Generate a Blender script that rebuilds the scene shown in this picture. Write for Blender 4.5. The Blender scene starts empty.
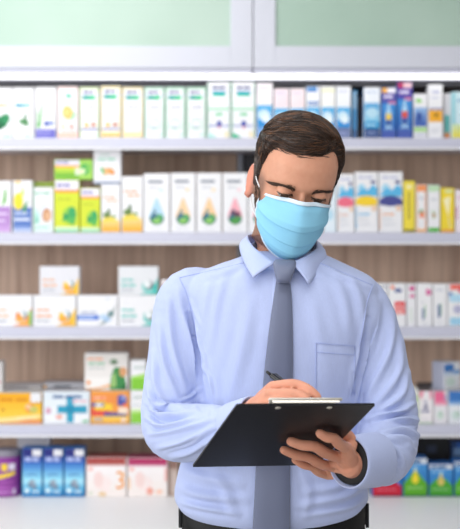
import bpy, bmesh, math, random
import numpy as np
from mathutils import Vector, Matrix
from mathutils.bvhtree import BVHTree
random.seed(7); np.random.seed(7)
SC = bpy.context.scene
COL = SC.collection
PI = math.pi

# ------------------------------------------------------------------ camera
F_PX, CX, HY, CAM_Y, CAM_Z = 1375.0, 230.0, 240.0, -2.5, 1.525
def at(px, py, depth):
    """the point at a distance in front of the camera that shows at a pixel of the photograph"""
    return Vector(((px - CX) * depth / F_PX, depth + CAM_Y, CAM_Z - (py - HY) * depth / F_PX))
def to_px(v):
    d = v[1] - CAM_Y
    return CX + F_PX * v[0] / d, HY - F_PX * (v[2] - CAM_Z) / d

cam = bpy.data.cameras.new('camera'); cam_o = bpy.data.objects.new('camera', cam); COL.objects.link(cam_o)
cam_o.location = (0, CAM_Y, CAM_Z); cam_o.rotation_euler = (PI / 2, 0, 0)
cam.sensor_fit = 'VERTICAL'; cam.sensor_height = 36.0; cam.sensor_width = 36.0
cam.lens = F_PX * 36.0 / 529.0
cam.shift_y = -(264.5 - HY) / 529.0
cam.clip_start = 0.05; cam.clip_end = 60
cam.dof.use_dof = True; cam.dof.focus_distance = 2.33; cam.dof.aperture_fstop = 4.8
SC.camera = cam_o

# ------------------------------------------------------------------ materials
def lin(c):
    if isinstance(c, str):
        c = c.lstrip('#'); c = tuple(int(c[i:i + 2], 16) / 255 for i in (0, 2, 4))
    return tuple((x / 12.92 if x <= 0.04045 else ((x + 0.055) / 1.055) ** 2.4) for x in c)
def principled(name):
    m = bpy.data.materials.new(name); m.use_nodes = True
    nt = m.node_tree; return m, nt, nt.nodes['Principled BSDF']
def N(nt, kind, **kw):
    n = nt.nodes.new(kind)
    for k, v in kw.items(): setattr(n, k, v)
    return n
def simple(name, col, rough=0.5, metal=0.0, bump=0.0, scale=200.0, var=0.0, spec=0.5, **kw):
    """a procedural material: base colour with a fine noise in tone, roughness and bump"""
    m, nt, b = principled(name); c = lin(col)
    b.inputs['Base Color'].default_value = (*c, 1); b.inputs['Roughness'].default_value = rough
    b.inputs['Metallic'].default_value = metal; b.inputs['Specular IOR Level'].default_value = spec
    tc = N(nt, 'ShaderNodeTexCoord'); no = N(nt, 'ShaderNodeTexNoise'); no.inputs['Scale'].default_value = scale
    no.inputs['Detail'].default_value = 3
    nt.links.new(tc.outputs['Object'], no.inputs['Vector'])
    if var > 0:
        mx = N(nt, 'ShaderNodeMix', data_type='RGBA')
        mx.inputs[6].default_value = (*[x * (1 - var) for x in c], 1); mx.inputs[7].default_value = (*[min(1, x * (1 + var)) for x in c], 1)
        nt.links.new(no.outputs['Fac'], mx.inputs[0]); nt.links.new(mx.outputs[2], b.inputs['Base Color'])
    if bump > 0:
        bp = N(nt, 'ShaderNodeBump'); bp.inputs['Strength'].default_value = bump; bp.inputs['Distance'].default_value = 0.001
        nt.links.new(no.outputs['Fac'], bp.inputs['Height']); nt.links.new(bp.outputs['Normal'], b.inputs['Normal'])
    for k, v in kw.items(): b.inputs[k].default_value = v
    return m
_cards = {}
def card(c):
    if c not in _cards: _cards[c] = simple('printed_card_' + c.lstrip('#'), c, rough=0.42, var=0.03, scale=60, spec=0.35)
    return _cards[c]

def wood_panel():
    m, nt, b = principled('taupe_wood_panel')
    tc = N(nt, 'ShaderNodeTexCoord'); mp = N(nt, 'ShaderNodeMapping'); mp.inputs['Scale'].default_value = (42, 42, 1.6)
    no = N(nt, 'ShaderNodeTexNoise'); no.inputs['Scale'].default_value = 1.0; no.inputs['Detail'].default_value = 6; no.inputs['Roughness'].default_value = 0.65
    cr = N(nt, 'ShaderNodeValToRGB'); cr.color_ramp.elements[0].position = 0.3; cr.color_ramp.elements[1].position = 0.72
    cr.color_ramp.elements[0].color = (*lin('#ab8a76'), 1); cr.color_ramp.elements[1].color = (*lin('#e6c8b0'), 1)
    nt.links.new(tc.outputs['Object'], mp.inputs['Vector']); nt.links.new(mp.outputs['Vector'], no.inputs['Vector'])
    nt.links.new(no.outputs['Fac'], cr.inputs['Fac']); nt.links.new(cr.outputs['Color'], b.inputs['Base Color'])
    bp = N(nt, 'ShaderNodeBump'); bp.inputs['Strength'].default_value = 0.25; bp.inputs['Distance'].default_value = 0.001
    nt.links.new(no.outputs['Fac'], bp.inputs['Height']); nt.links.new(bp.outputs['Normal'], b.inputs['Normal'])
    b.inputs['Roughness'].default_value = 0.55
    return m
def frosted_green():
    m, nt, b = principled('frosted_green_glass')
    tc = N(nt, 'ShaderNodeTexCoord'); no = N(nt, 'ShaderNodeTexNoise'); no.inputs['Scale'].default_value = 2.2; no.inputs['Detail'].default_value = 2
    cr = N(nt, 'ShaderNodeValToRGB'); cr.color_ramp.elements[0].position = 0.35; cr.color_ramp.elements[1].position = 0.75
    cr.color_ramp.elements[0].color = (*lin('#a4beaf'), 1); cr.color_ramp.elements[1].color = (*lin('#b7cdc0'), 1)
    nt.links.new(tc.outputs['Object'], no.inputs['Vector']); nt.links.new(no.outputs['Fac'], cr.inputs['Fac']); nt.links.new(cr.outputs['Color'], b.inputs['Base Color'])
    b.inputs['Roughness'].default_value = 0.32; b.inputs['Specular IOR Level'].default_value = 0.5; b.inputs['Coat Weight'].default_value = 0.15
    return m
M_WOOD = wood_panel(); M_GLASS = frosted_green()
M_LAM = simple('white_laminate', '#d0d2dd', rough=0.35, var=0.015, scale=8)
M_SHELF = simple('white_shelf_board', '#cfd0dc', rough=0.35, var=0.015, scale=8)
M_RAIL = simple('pale_price_rail', '#c9cadb', rough=0.25, var=0.01, scale=10)
M_LIP = simple('white_shelf_lip', '#e8e8ee', rough=0.3, var=0.01, scale=10)
M_DARKMETAL = simple('dark_grey_metal', '#4a4a50', rough=0.5, metal=0.3, var=0.05, scale=30)
M_GREYMETAL = simple('grey_metal_upright', '#8f929c', rough=0.4, metal=0.2, var=0.04, scale=30)
M_WORKTOP = simple('white_worktop', '#f0f0f1', rough=0.42, var=0.02, scale=5)
M_WALL = simple('painted_wall', '#e6e4e2', rough=0.85, var=0.03, scale=3, bump=0.1)
M_CEIL = simple('white_ceiling', '#f0f0f0', rough=0.9, var=0.02, scale=3)
def floor_mat():
    m, nt, b = principled('pale_floor_tiles')
    tc = N(nt, 'ShaderNodeTexCoord'); br = N(nt, 'ShaderNodeTexBrick'); br.offset = 0
    br.inputs['Color1'].default_value = (*lin('#cfcac4'), 1); br.inputs['Color2'].default_value = (*lin('#c8c3bd'), 1); br.inputs['Mortar'].default_value = (*lin('#a8a39d'), 1)
    br.inputs['Scale'].default_value = 1.0; br.inputs['Mortar Size'].default_value = 0.004; br.inputs['Brick Width'].default_value = 0.6; br.inputs['Row Height'].default_value = 0.6
    nt.links.new(tc.outputs['Object'], br.inputs['Vector']); nt.links.new(br.outputs['Color'], b.inputs['Base Color']); b.inputs['Roughness'].default_value = 0.3
    return m
def led_mat():
    m, nt, b = principled('lit_led_diffuser')
    b.inputs['Base Color'].default_value = (0.9, 0.9, 0.9, 1); b.inputs['Emission Color'].default_value = (1, 0.98, 0.97, 1); b.inputs['Emission Strength'].default_value = 1.7
    return m
M_LED = led_mat()

# ------------------------------------------------------------------ object helpers
def tag(o, label=None, cat=None, group=None, kind=None):
    if label: o['label'] = label
    if cat: o['category'] = cat
    if group: o['group'] = group
    if kind: o['kind'] = kind
    return o
def root_empty(name, loc, label, cat, group=None):
    o = bpy.data.objects.new(name, None); COL.objects.link(o); o.location = loc; o.empty_display_size = 0.1
    return tag(o, label, cat, group)
def world_loc(o):
    v = Vector((0, 0, 0))
    while o is not None: v += Vector(o.location); o = o.parent
    return v
def link_mesh(name, me, mats, parent=None, smooth=True, origin=None):
    """link a mesh given in world coordinates as ONE object under its parent"""
    o = bpy.data.objects.new(name, me); COL.objects.link(o)
    if parent is not None:
        o.parent = parent; off = world_loc(parent)
    else:
        off = Vector(origin) if origin is not None else Vector((0, 0, 0)); o.location = off
    if off.length > 0: me.transform(Matrix.Translation(-off))
    for m in (mats if isinstance(mats, (list, tuple)) else [mats]): me.materials.append(m)
    if smooth: me.polygons.foreach_set('use_smooth', [True] * len(me.polygons))
    return o
def link_bm(name, bm, mats, parent=None, smooth=True, origin=None):
    bmesh.ops.recalc_face_normals(bm, faces=bm.faces)
    me = bpy.data.meshes.new(name); bm.to_mesh(me); bm.free()
    return link_mesh(name, me, mats, parent, smooth, origin)
def box(bm, x0, x1, y0, y1, z0, z1, bevel=0.0, mat=0, seg=2):
    r = bmesh.ops.create_cube(bm, size=1.0)
    bmesh.ops.transform(bm, verts=r['verts'], matrix=Matrix.Translation(((x0 + x1) / 2, (y0 + y1) / 2, (z0 + z1) / 2)) @ Matrix.Diagonal((x1 - x0, y1 - y0, z1 - z0, 1)))
    fs = set(f for v in r['verts'] for f in v.link_faces)
    for f in fs: f.material_index = mat
    if bevel > 0:
        es = list(set(e for v in r['verts'] for e in v.link_edges))
        rb = bmesh.ops.bevel(bm, geom=es, offset=bevel, segments=seg, affect='EDGES', profile=0.6)
        for f in rb['faces']: f.material_index = mat
def loft(bm, rings, cap0=True, cap1=True, closed=True, mat=0):
    """skin a list of rings (lists of points, equal lengths)"""
    vs = [[bm.verts.new(p) for p in r] for r in rings]
    n = len(vs[0]); fs = []
    for a, b in zip(vs, vs[1:]):
        for i in range(n if closed else n - 1):
            j = (i + 1) % n
            fs.append(bm.faces.new((a[i], a[j], b[j], b[i])))
    if cap0 and closed: fs.append(bm.faces.new(list(reversed(vs[0]))))
    if cap1 and closed: fs.append(bm.faces.new(vs[-1]))
    for f in fs: f.material_index = mat
    return vs
def catmull(pts, n):
    """n points of a smooth curve through pts (tuples of any length)"""
    P = [np.array(p, float) for p in pts]; P = [2 * P[0] - P[1]] + P + [2 * P[-1] - P[-2]]
    out = []; m = len(P) - 3
    for k in range(n):
        s = k / (n - 1) * m; i = min(int(s), m - 1); t = s - i
        a, b, c, d = P[i:i + 4]
        out.append(0.5 * ((2 * b) + (c - a) * t + (2 * a - 5 * b + 4 * c - d) * t * t + (3 * b - a - 3 * c + d) * t ** 3))
    return out
def tube(bm, pts, radii, seg=12, up=Vector((0, 0, 1)), squash=1.0, mat=0, round_ends=True):
    """a tube with a radius per point; squash flattens it along the frame's second axis; ends rounded"""
    P = [Vector(p) for p in pts]; R = list(radii)
    if round_ends:
        t0 = (P[0] - P[1]).normalized(); t1 = (P[-1] - P[-2]).normalized(); r0, r1 = R[0], R[-1]
        P = [P[0] + t0 * r0 * 0.92, P[0] + t0 * r0 * 0.7] + P + [P[-1] + t1 * r1 * 0.7, P[-1] + t1 * r1 * 0.92]
        R = [r0 * 0.38, r0 * 0.72] + R + [r1 * 0.72, r1 * 0.38]
    rings = []
    for i, p in enumerate(P):
        t = (P[min(i + 1, len(P) - 1)] - P[max(i - 1, 0)]).normalized()
        a = t.cross(up)
        if a.length < 1e-4: a = t.cross(Vector((1, 0, 0)))
        a.normalize(); b = a.cross(t).normalized()
        rings.append([p + a * (math.cos(2 * PI * k / seg) * R[i]) + b * (math.sin(2 * PI * k / seg) * R[i] * squash) for k in range(seg)])
    return loft(bm, rings, mat=mat)

# ------------------------------------------------------------------ the setting
Y_FRONT, Y_BACK = 1.745, 2.08           # front edge of the shelves, their back panel
D_FRONT = Y_FRONT - CAM_Y
def zs(py, depth): return CAM_Z - (py - HY) * depth / F_PX
def xs(px, depth): return (px - CX) * depth / F_PX
XL, XR = -1.35, 1.45
Z_A, Z_B, Z_C, Z_D, Z_E = zs(138, D_FRONT), zs(232.5, D_FRONT), zs(327, D_FRONT), zs(424.5, D_FRONT + .012), zs(497, D_FRONT + .02)
X_SEAM = xs(253, 4.2)

bm = bmesh.new(); box(bm, -3.2, 3.2, -3.4, 2.3, -0.1, 0.0); tag(link_bm('floor', bm, floor_mat(), smooth=False), kind='structure')
bm = bmesh.new(); box(bm, -3.2, 3.2, 2.2, 2.3, 0.0, 2.8); tag(link_bm('wall_back', bm, M_WALL, smooth=False), kind='structure')
bm = bmesh.new(); box(bm, 3.2, 3.3, -3.4, 2.3, 0.0, 2.8); tag(link_bm('wall_right', bm, M_WALL, smooth=False), kind='structure')
bm = bmesh.new(); box(bm, -3.2, 3.3, -3.4, 2.3, 2.8, 2.9); tag(link_bm('ceiling', bm, M_CEIL, smooth=False), kind='structure')

# open shelving on the wall: back panels, uprights, four boards with their price rails
shelving = root_empty('wall_shelving', (X_SEAM, 1.9, 0.0), 'white open pharmacy shelving with taupe wood back panel, behind the man', 'shelving')
for (a, b) in ((XL, xs(47.5, 4.58) - .001), (xs(47.5, 4.58) + .001, xs(237, 4.58)), (xs(256, 4.58), XR)):
    bm = bmesh.new(); box(bm, a, b, Y_BACK, Y_BACK + .018, Z_E + .004, 2.045, 0.001, seg=1)
    link_bm('back_panel', bm, M_WOOD, shelving, smooth=False)
bm = bmesh.new(); box(bm, xs(237.5, 4.57), xs(243, 4.57), Y_BACK - .01, Y_BACK + .03, Z_E + .004, 2.045, 0.002); link_bm('upright', bm, M_GREYMETAL, shelving, smooth=False)
bm = bmesh.new()
box(bm, xs(244, 4.57), xs(255.6, 4.57), Y_BACK + .012, Y_BACK + .03, Z_E + .004, 2.045, 0.001, seg=1)
box(bm, xs(247, 4.57), xs(251, 4.57), Y_BACK + .004, Y_BACK + .012, Z_E + .004, 2.045, 0.001, seg=1)
link_bm('slotted_channel', bm, M_DARKMETAL, shelving, smooth=False)
for z in (Z_A, Z_B, Z_C, Z_D):
    bm = bmesh.new(); box(bm, XL, XR, Y_FRONT, Y_BACK - .012, z - .03, z, 0.002); s = link_bm('shelf_board', bm, M_SHELF, shelving, smooth=False)
    bm = bmesh.new()
    box(bm, XL, XR, Y_FRONT - .005, Y_FRONT - .0005, z - .027, z - .001, 0.001)
    link_bm('price_rail', bm, M_RAIL, s, smooth=False)
    bm = bmesh.new(); box(bm, XL, XR, Y_FRONT - .012, Y_FRONT - .0045, z - .037, z - .0285, 0.0015); link_bm('front_lip', bm, M_LIP, s, smooth=False)
# soffit that closes the bay under the wall cabinets
bm = bmesh.new(); box(bm, XL, XR, Y_FRONT + .03, Y_BACK - .002, 2.004, 2.018, 0.001, seg=1); link_bm('top_panel', bm, M_DARKMETAL, shelving, smooth=False)

# wall cabinets above with frosted green doors
def wall_cabinet(x0, x1, label):
    t = root_empty('wall_cabinet', ((x0 + x1) / 2, 1.9, 2.05), label, 'cabinet', 'wall cabinets over the shelves')
    bm = bmesh.new(); box(bm, x0 + .002, x1 - .002, 1.725, Y_BACK + .02, 2.047, 2.62, 0.002); link_bm('carcass', bm, M_LAM, t, smooth=False)
    d0, d1 = x0 + .0015, x1 - .0015; z0, z1 = zs(68, 4.2), 2.60; st = 22 * 4.2 / F_PX
    bm = bmesh.new()
    box(bm, d0, d0 + st, 1.70, 1.722, z0, z1, 0.0015); box(bm, d1 - st, d1, 1.70, 1.722, z0, z1, 0.0015)
    box(bm, d0 + st, d1 - st, 1.70, 1.722, z0, z0 + st, 0.0015); box(bm, d0 + st, d1 - st, 1.70, 1.722, z1 - st, z1, 0.0015)
    d = link_bm('door', bm, M_LAM, t, smooth=False)
    bm = bmesh.new(); box(bm, d0 + st - .004, d1 - st + .004, 1.707, 1.713, z0 + st - .004, z1 - st + .004, 0.001, seg=1); link_bm('glass_pane', bm, M_GLASS, d, smooth=False)
    bm = bmesh.new(); box(bm, d0 + .001, d1 - .001, 1.705, 1.73, z0 - .013, z0 - .001, 0.002); link_bm('bottom_trim', bm, M_RAIL, t, smooth=False)
wall_cabinet(XL, X_SEAM, 'white wall cabinet with frosted green glass door, left of the door gap above shelves')
wall_cabinet(X_SEAM, XR, 'white wall cabinet with frosted green glass door, right of the door gap above shelves')
# lit strip along the underside
led = root_empty('strip_light', (X_SEAM, 1.73, 2.02), 'bright white strip light running under the green glass cabinets', 'light')
bm = bmesh.new(); box(bm, XL, XR, 1.758, 1.80, 2.02, 2.0345, 0.001, seg=1); link_bm('housing', bm, M_RAIL, led, smooth=False)
bm = bmesh.new(); box(bm, XL, XR, 1.720, 1.756, 2.0225, 2.0345, 0.003); link_bm('diffuser', bm, M_LED, led, smooth=False)

# base cabinets and the continuous worktop
bm = bmesh.new(); box(bm, XL, XR, 1.16, Y_BACK + .02, Z_E - .035, Z_E, 0.003); w = link_bm('worktop', bm, M_WORKTOP, smooth=False, origin=(0.05, 1.6, Z_E - .035))
tag(w, 'smooth white worktop running along under the lowest shelf', 'worktop')

for (a, b, side) in ((XL, X_SEAM, 'left'), (X_SEAM, XR, 'right')):
    t = root_empty('base_cabinet', ((a + b) / 2, 1.65, 0.0), 'white base cabinet under the worktop, %s of the middle' % side, 'cabinet', 'base cabinets under the worktop')
    bm = bmesh.new(); box(bm, a + .002, b - .002, 1.21, Y_BACK + .02, .08, Z_E - .0355, .002); box(bm, a + .002, b - .002, 1.27, Y_BACK, 0, .08); link_bm('carcass', bm, M_LAM, t, smooth=False)
    for (c, d) in ((a + .003, (a + b) / 2 - .0015), ((a + b) / 2 + .0015, b - .003)):
        bm = bmesh.new(); box(bm, c, d, 1.19, 1.209, .085, Z_E - .05, .002); k = link_bm('door', bm, M_LAM, t, smooth=False)
        bm = bmesh.new(); tube(bm, [((c + d) / 2 + q, 1.19 - w_, Z_E - .09) for q, w_ in ((-.06, 0), (-.06, .025), (.06, .025), (.06, 0))], [.005] * 4, 10); link_bm('handle', bm, M_GREYMETAL, k)

# ------------------------------------------------------------------ light
def area(name, loc, target, sx, sy, power, col=(1, 1, 1)):
    l = bpy.data.lights.new(name, 'AREA'); l.shape = 'RECTANGLE'; l.size = sx; l.size_y = sy; l.energy = power; l.color = col
    o = bpy.data.objects.new(name, l); COL.objects.link(o); o.location = loc
    o.rotation_euler = (Vector(target) - Vector(loc)).to_track_quat('-Z', 'Y').to_euler(); return o
area('window_daylight', (-3.0, -0.9, 1.7), (0.3, 0.7, 1.3), 2.6, 2.0, 58, (0.96, 0.98, 1.0))
area('shopfront_daylight', (-0.9, -3.2, 1.9), (0.1, 0.5, 1.3), 3.0, 1.8, 38, (1.0, 0.99, 0.98))
area('ceiling_lamp_shelves', (-0.75, 0.85, 2.72), (-0.95, 1.5, 0.9), 1.1, 0.5, 13)
area('ceiling_lamp_aisle', (0.0, -0.7, 2.74), (0.0, -0.6, 0.0), 1.6, 0.6, 12)
wd = bpy.data.worlds.new('world'); SC.world = wd; wd.use_nodes = True
bg = wd.node_tree.nodes['Background']; bg.inputs['Color'].default_value = (0.93, 0.96, 1.0, 1); bg.inputs['Strength'].default_value = 0.3
SC.view_settings.view_transform = 'Standard'; SC.view_settings.look = 'None'; SC.view_settings.gamma = 1.0; SC.view_settings.exposure = 0.03
try: SC.view_settings.use_curve_mapping = False
except Exception: pass
SC.cycles.use_denoising = True
# ------------------------------------------------------------------ the cartons
def add_poly(bm, pts, mi):
    vs = [bm.verts.new(p) for p in pts]; f = bm.faces.new(vs); f.material_index = mi; return f
def text_outline(s):
    cu = bpy.data.curves.new('lettering', 'FONT'); cu.body = s; cu.size = 1.0; cu.resolution_u = 3
    o = bpy.data.objects.new('lettering', cu); COL.objects.link(o)
    me = bpy.data.meshes.new_from_object(o.evaluated_get(bpy.context.evaluated_depsgraph_get()))
    vs = [tuple(v.co) for v in me.vertices]; fs = [tuple(p.vertices) for p in me.polygons]
    COL.objects.unlink(o); bpy.data.objects.remove(o); bpy.data.curves.remove(cu); bpy.data.meshes.remove(me)
    return vs, fs
def mixc(a, b, t):
    A = [int(a[i:i + 2], 16) for i in (1, 3, 5)]; B = [int(b[i:i + 2], 16) for i in (1, 3, 5)]
    return '#%02x%02x%02x' % tuple(int(round(x + (y - x) * t)) for x, y in zip(A, B))
class Carton:
    """a folding carton: bevelled body, tuck-flap seams, prints as a skin of thin shapes on its front"""
    def __init__(s, w, d, h, body, side=None, top=None):
        s.w, s.d, s.h = w, d, h; s.bm = bmesh.new(); s.mats = []; s.layer = 0
        b = s.mi(body)
        box(s.bm, -w / 2, w / 2, 0, d, 0, h, min(.0016, w * .04), b)
        s.bm.normal_update()
        for f in s.bm.faces:
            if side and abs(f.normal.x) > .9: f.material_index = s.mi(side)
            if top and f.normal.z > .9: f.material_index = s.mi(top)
        # tuck flap: a slightly raised lid sheet with a thumb notch at the front edge
        t = s.mi(top or body); e = .0022
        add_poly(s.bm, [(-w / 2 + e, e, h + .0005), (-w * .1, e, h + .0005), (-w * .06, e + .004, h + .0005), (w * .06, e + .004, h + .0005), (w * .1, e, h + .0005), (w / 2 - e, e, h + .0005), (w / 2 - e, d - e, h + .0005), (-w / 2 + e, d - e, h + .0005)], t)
    def mi(s, c):
        if c not in s.mats: s.mats.append(c)
        return s.mats.index(c)
    def P(s, u, v): 
        m = .0018
        return (-s.w / 2 + m + u * (s.w - 2 * m), -.00015 - .00012 * s.layer, m + v * (s.h - 2 * m))
    def r(s, u0, v0, u1, v1, c):
        s.layer += 1; add_poly(s.bm, [s.P(u0, v0), s.P(u1, v0), s.P(u1, v1), s.P(u0, v1)], s.mi(c)); return s
    def p(s, pts, c):
        s.layer += 1; add_poly(s.bm, [s.P(*q) for q in pts], s.mi(c)); return s
    def e(s, cu, cv, ru, rv, c, n=20, a0=0, a1=2 * PI):
        s.layer += 1; full = abs(a1 - a0 - 2 * PI) < 1e-6
        k = n if full else n + 1
        add_poly(s.bm, [s.P(cu + ru * math.cos(a0 + (a1 - a0) * i / n), cv + rv * math.sin(a0 + (a1 - a0) * i / n)) for i in range(k)], s.mi(c)); return s
    def g(s, u0, v0, u1, v1, c0, c1, n=6, vert=True):
        for i in range(n):
            c = mixc(c0, c1, i / (n - 1))
            if vert: s.r(u0, v0 + (v1 - v0) * i / n, u1, v0 + (v1 - v0) * (i + 1) / n, c)
            else: s.r(u0 + (u1 - u0) * i / n, v0, u0 + (u1 - u0) * (i + 1) / n, v1, c)
            s.layer -= 1
        s.layer += 1; return s
    def t(s, u0, v, u1, h, c, words=3):
        """a line of print too small to read: unequal words with gaps"""
        rnd = random.Random(int((u0 * 91 + v * 37 + u1 * 13) * 1000)); ws = [rnd.uniform(.6, 1.4) for _ in range(words)]; tot = sum(ws) * 1.18; x = u0
        for k in ws:
            L = k / tot * (u1 - u0); s.r(x, v, x + L, v + h, c); s.layer -= 1; x += L * 1.18
        s.layer += 1; return s
    def T(s, txt, u, v, h, c, wide=None):
        """real lettering; h is the cap height as a share of the front"""
        s.layer += 1; vs, fs = text_outline(txt); k = h / .7; kx = k * s.h / s.w
        if wide: kx = wide / max(.01, max(q[0] for q in vs))
        bv = [s.bm.verts.new(s.P(u + q[0] * kx, v + q[1] * k)) for q in vs]
        for f in fs:
            try: s.bm.faces.new([bv[i] for i in f]).material_index = s.mi(c)
            except ValueError: pass
        return s
    def build(s, name, loc, label, group, parent=None, cat='box'):
        me = bpy.data.meshes.new(name); s.bm.to_mesh(me); s.bm.free()
        o = bpy.data.objects.new(name, me); COL.objects.link(o); o.location = loc
        for c in s.mats: me.materials.append(card(c))
        tag(o, label, cat, group); return o

TOPS = {}
def place(x0, x1, y0, base_z, body, label, group, draw=None, yf=1.765, depth=.055, side=None, top=None, name='medicine_box', rot=0.0, sticker=None, y1=None):
    """a carton whose front shows between two pixel columns, standing on base_z, as high as the row y0 tells"""
    D = yf - CAM_Y
    xa, xb = xs(x0, D) + .0006, xs(x1, D) - .0006
    h = zs(y0, D) - base_z
    c = Carton(xb - xa, depth, h, body, side, top)
    if draw: draw(c)
    o = c.build(name, ((xa + xb) / 2, yf, base_z + .0004), label, group)
    o.rotation_euler.z = rot
    if sticker:
        u0, v0, u1, v1, sc = sticker
        bm = bmesh.new(); w = xb - xa
        box(bm, -w / 2 + u0 * w, -w / 2 + u1 * w, -.0042, -.0035, v0 * h, v1 * h, .0002, seg=1)
        me = bpy.data.meshes.new('price_sticker'); bm.to_mesh(me); bm.free(); me.materials.append(card(sc))
        k = bpy.data.objects.new('price_sticker', me); COL.objects.link(k); k.parent = o; k['label'] = 'blank white price sticker'
    return o
WHITE, OFFW, NAVY, GREY = '#eeeef1', '#e6e4e4', '#2a3584', '#9297b0'
GREEN, TEAL, ORANGE, YEL, LIME, PURP, BLUE, SKY = '#18b38a', '#36b3b0', '#f2a25a', '#f3cf35', '#d3de3a', '#a86cc0', '#2f63b8', '#6ec4ea'
GA, GB, GC, GD, GE = 'boxes on the top shelf', 'boxes on the second shelf', 'boxes on the third shelf', 'boxes on the fourth shelf', 'packs on the worktop'

# --- top shelf
def leafy(ucol):
    def f(c):
        c.g(.1, .615, .85, .685, ucol[0], ucol[1], 5, False); c.t(.12, .8, .7, .03, '#d9d9e2')
        if ucol[2] == 'blob':
            c.e(.5, .32, .28, .13, '#1f7a4d').e(.7, .39, .2, .1, '#2c8a58').e(.35, .24, .2, .08, '#17633f'); c.t(.5, .02, .98, .03, '#3cab6d')
        else:
            c.p([(.3, .3), (.52, .38), (.55, .46), (.64, .5), (.66, .36), (.76, .26), (.6, .27), (.5, .23), (.42, .32)], '#3f7d4a'); c.e(.4, .33, .12, .05, '#55925c').e(.68, .29, .1, .05, '#55925c')
            c.t(.1, .13, .5, .03, '#d3d3dc', 2); c.t(.55, .02, .95, .03, '#7cc79b', 2)
    return f
place(-8, 12.4, 87.5, Z_A, WHITE, 'white box with dark green leaf and orange stripe, leftmost on the top shelf', GA, leafy(('#f0a878', '#e8c8b8', 'blob')))
place(13, 34, 87.5, Z_A, WHITE, 'white box with small green herb sprig under a teal stripe, top shelf', GA, leafy(('#2f8fb0', '#9fd0c8', 'sprig')))
def grass(c):
    for k, (a, b) in enumerate(((.02, .1), (.08, .04), (.14, .3), (.18, .42), (.1, .2))):
        c.p([(a, .2), (a + .05, .2), (b + .05, .5 + .08 * k), (b + .03, .52 + .08 * k)], '#8fc98a' if k % 2 else '#6fb573')
    c.e(.55, .28, .13, .05, '#4a63b8').e(.78, .29, .14, .04, '#7a90d0').p([(.42, .24), (.6, .3), (.5, .33)], '#3a52a8')
    c.r(0, 0, 1, .17, '#6a68c0'); c.t(.08, .09, .8, .035, '#a7a5dd'); c.t(.08, .03, .7, .025, '#9693d6')
place(35, 56.3, 87, Z_A, WHITE, 'white box with green grass blades over a violet base band, top shelf', GA, grass)
def citrus(c):
    c.r(0, .97, 1, 1, '#f7cfc6').r(0, 0, .035, 1, '#f7cfc6').r(.965, 0, 1, 1, '#f7cfc6').r(0, 0, 1, .1, '#f6c4b2'); c.e(.52, .83, .14, .035, '#4cc09d').e(.6, .8, .1, .02, '#2fa98a')
    c.e(.6, .45, .3, .1, '#a7dcb3').e(.48, .5, .26, .13, '#f0b95e').e(.46, .5, .18, .09, '#f6cf80')
    c.t(.15, .72, .85, .02, '#d8d8e0'); c.e(.25, .22, .1, .035, '#f4cf95').e(.7, .22, .12, .035, '#d99a86'); c.t(.2, .13, .9, .02, '#e6b3a3')
place(57.2, 78.3, 86.5, Z_A, WHITE, 'white box with orange fruit slice and pink trim, top shelf', GA, citrus)
def vita(edge, low, icon, tall=False):
    def f(c):
        c.r(0, 0, .055, 1, edge).r(.945, 0, 1, 1, edge).r(0, .975, 1, 1, edge); c.r(.0, .83, 1, .85, '#c7cbe6')
        c.t(.18, .885, .72, .04, NAVY, 2); c.g(.14, .76, .8, .835, '#0f9a94', '#1fc882', 4, False)
        c.t(.25, .6, .85, .025, GREY); c.t(.2, .52, .75, .02, '#c8cad6'); c.t(.15, .38, .9, .018, '#cfd0da', 4)
        if icon == 'dots': c.e(.35, .25, .13, .045, '#eebf6a').e(.72, .26, .13, .045, '#c98a6d').r(.03, .155, .97, .18, '#6a6fb4')
        if icon == 'ring': c.e(.5, .26, .3, .1, '#9bd6b4').e(.5, .26, .26, .085, WHITE).t(.35, .2, .65, .03, '#8fa0c8', 1).r(.03, .195, .97, .21, '#cfe6dc')
        if low: c.g(.04, .02, .96, .14, low, '#fbf3dc', 4)
        else: c.r(.6, .05, .95, .07, '#a9e0cc')
    return f
place(79.3, 99.4, 87, Z_A, WHITE, 'white box with green logo bar and navy line, first of the vitamin cartons', GA, vita('#c4dd86', None, 'dots'))
place(100.3, 121.4, 86, Z_A, WHITE, 'white box with green logo bar, yellow edges and golden base, top shelf', GA, vita('#efd670', '#e8b850', 'dots'))
place(122.3, 143.3, 87, Z_A, WHITE, 'white box with pale teal logo, yellow edges and cream base, top shelf', GA, vita('#f2dd8c', '#f2d48c', 'none'))
place(144.2, 164.4, 87, Z_A, WHITE, 'white green-edged box beside the cream based one, first of three alike', GA, vita('#8fd8ae', None, 'ring'))
place(165.2, 185.4, 87, Z_A, WHITE, 'white green-edged box with ring emblem, middle of three alike', GA, vita('#84d3a6', None, 'ring'))
place(186.2, 206.2, 87, Z_A, WHITE, 'white green-edged box with ring emblem, next to the taller shield box', GA, vita('#7ccd9e', None, 'ring'))
def shield(leaf):
    def f(c):
        c.r(0, 0, .03, 1, '#5cc493').r(.97, 0, 1, 1, '#a9dfc3'); c.r(0, .84, 1, .855, '#cdd2ea'); c.t(.22, .885, .85, .04, NAVY, 2); c.g(.22, .755, .8, .835, '#12c79f', '#1794b8', 4)
        c.r(.03, .5, .97, .54, '#a9e0be'); c.r(.36, .4, .66, .45, '#7fd3a2'); c.r(.03, .205, .97, .23, '#8c97cc')
        c.p([(.42, .3), (.62, .3), (.62, .22), (.52, .17), (.42, .22)], '#3048a8').p([(.44, .21), (.6, .21), (.52, .15)], '#e79aa8'); c.t(.3, .65, .8, .02, '#d0d3df')
        c.p([(0, 0), (.42, 0), (.2, .06), (0, .09)], leaf)
        c.e(.85, .06, .12, .06, '#efe3c4')
    return f
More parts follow.
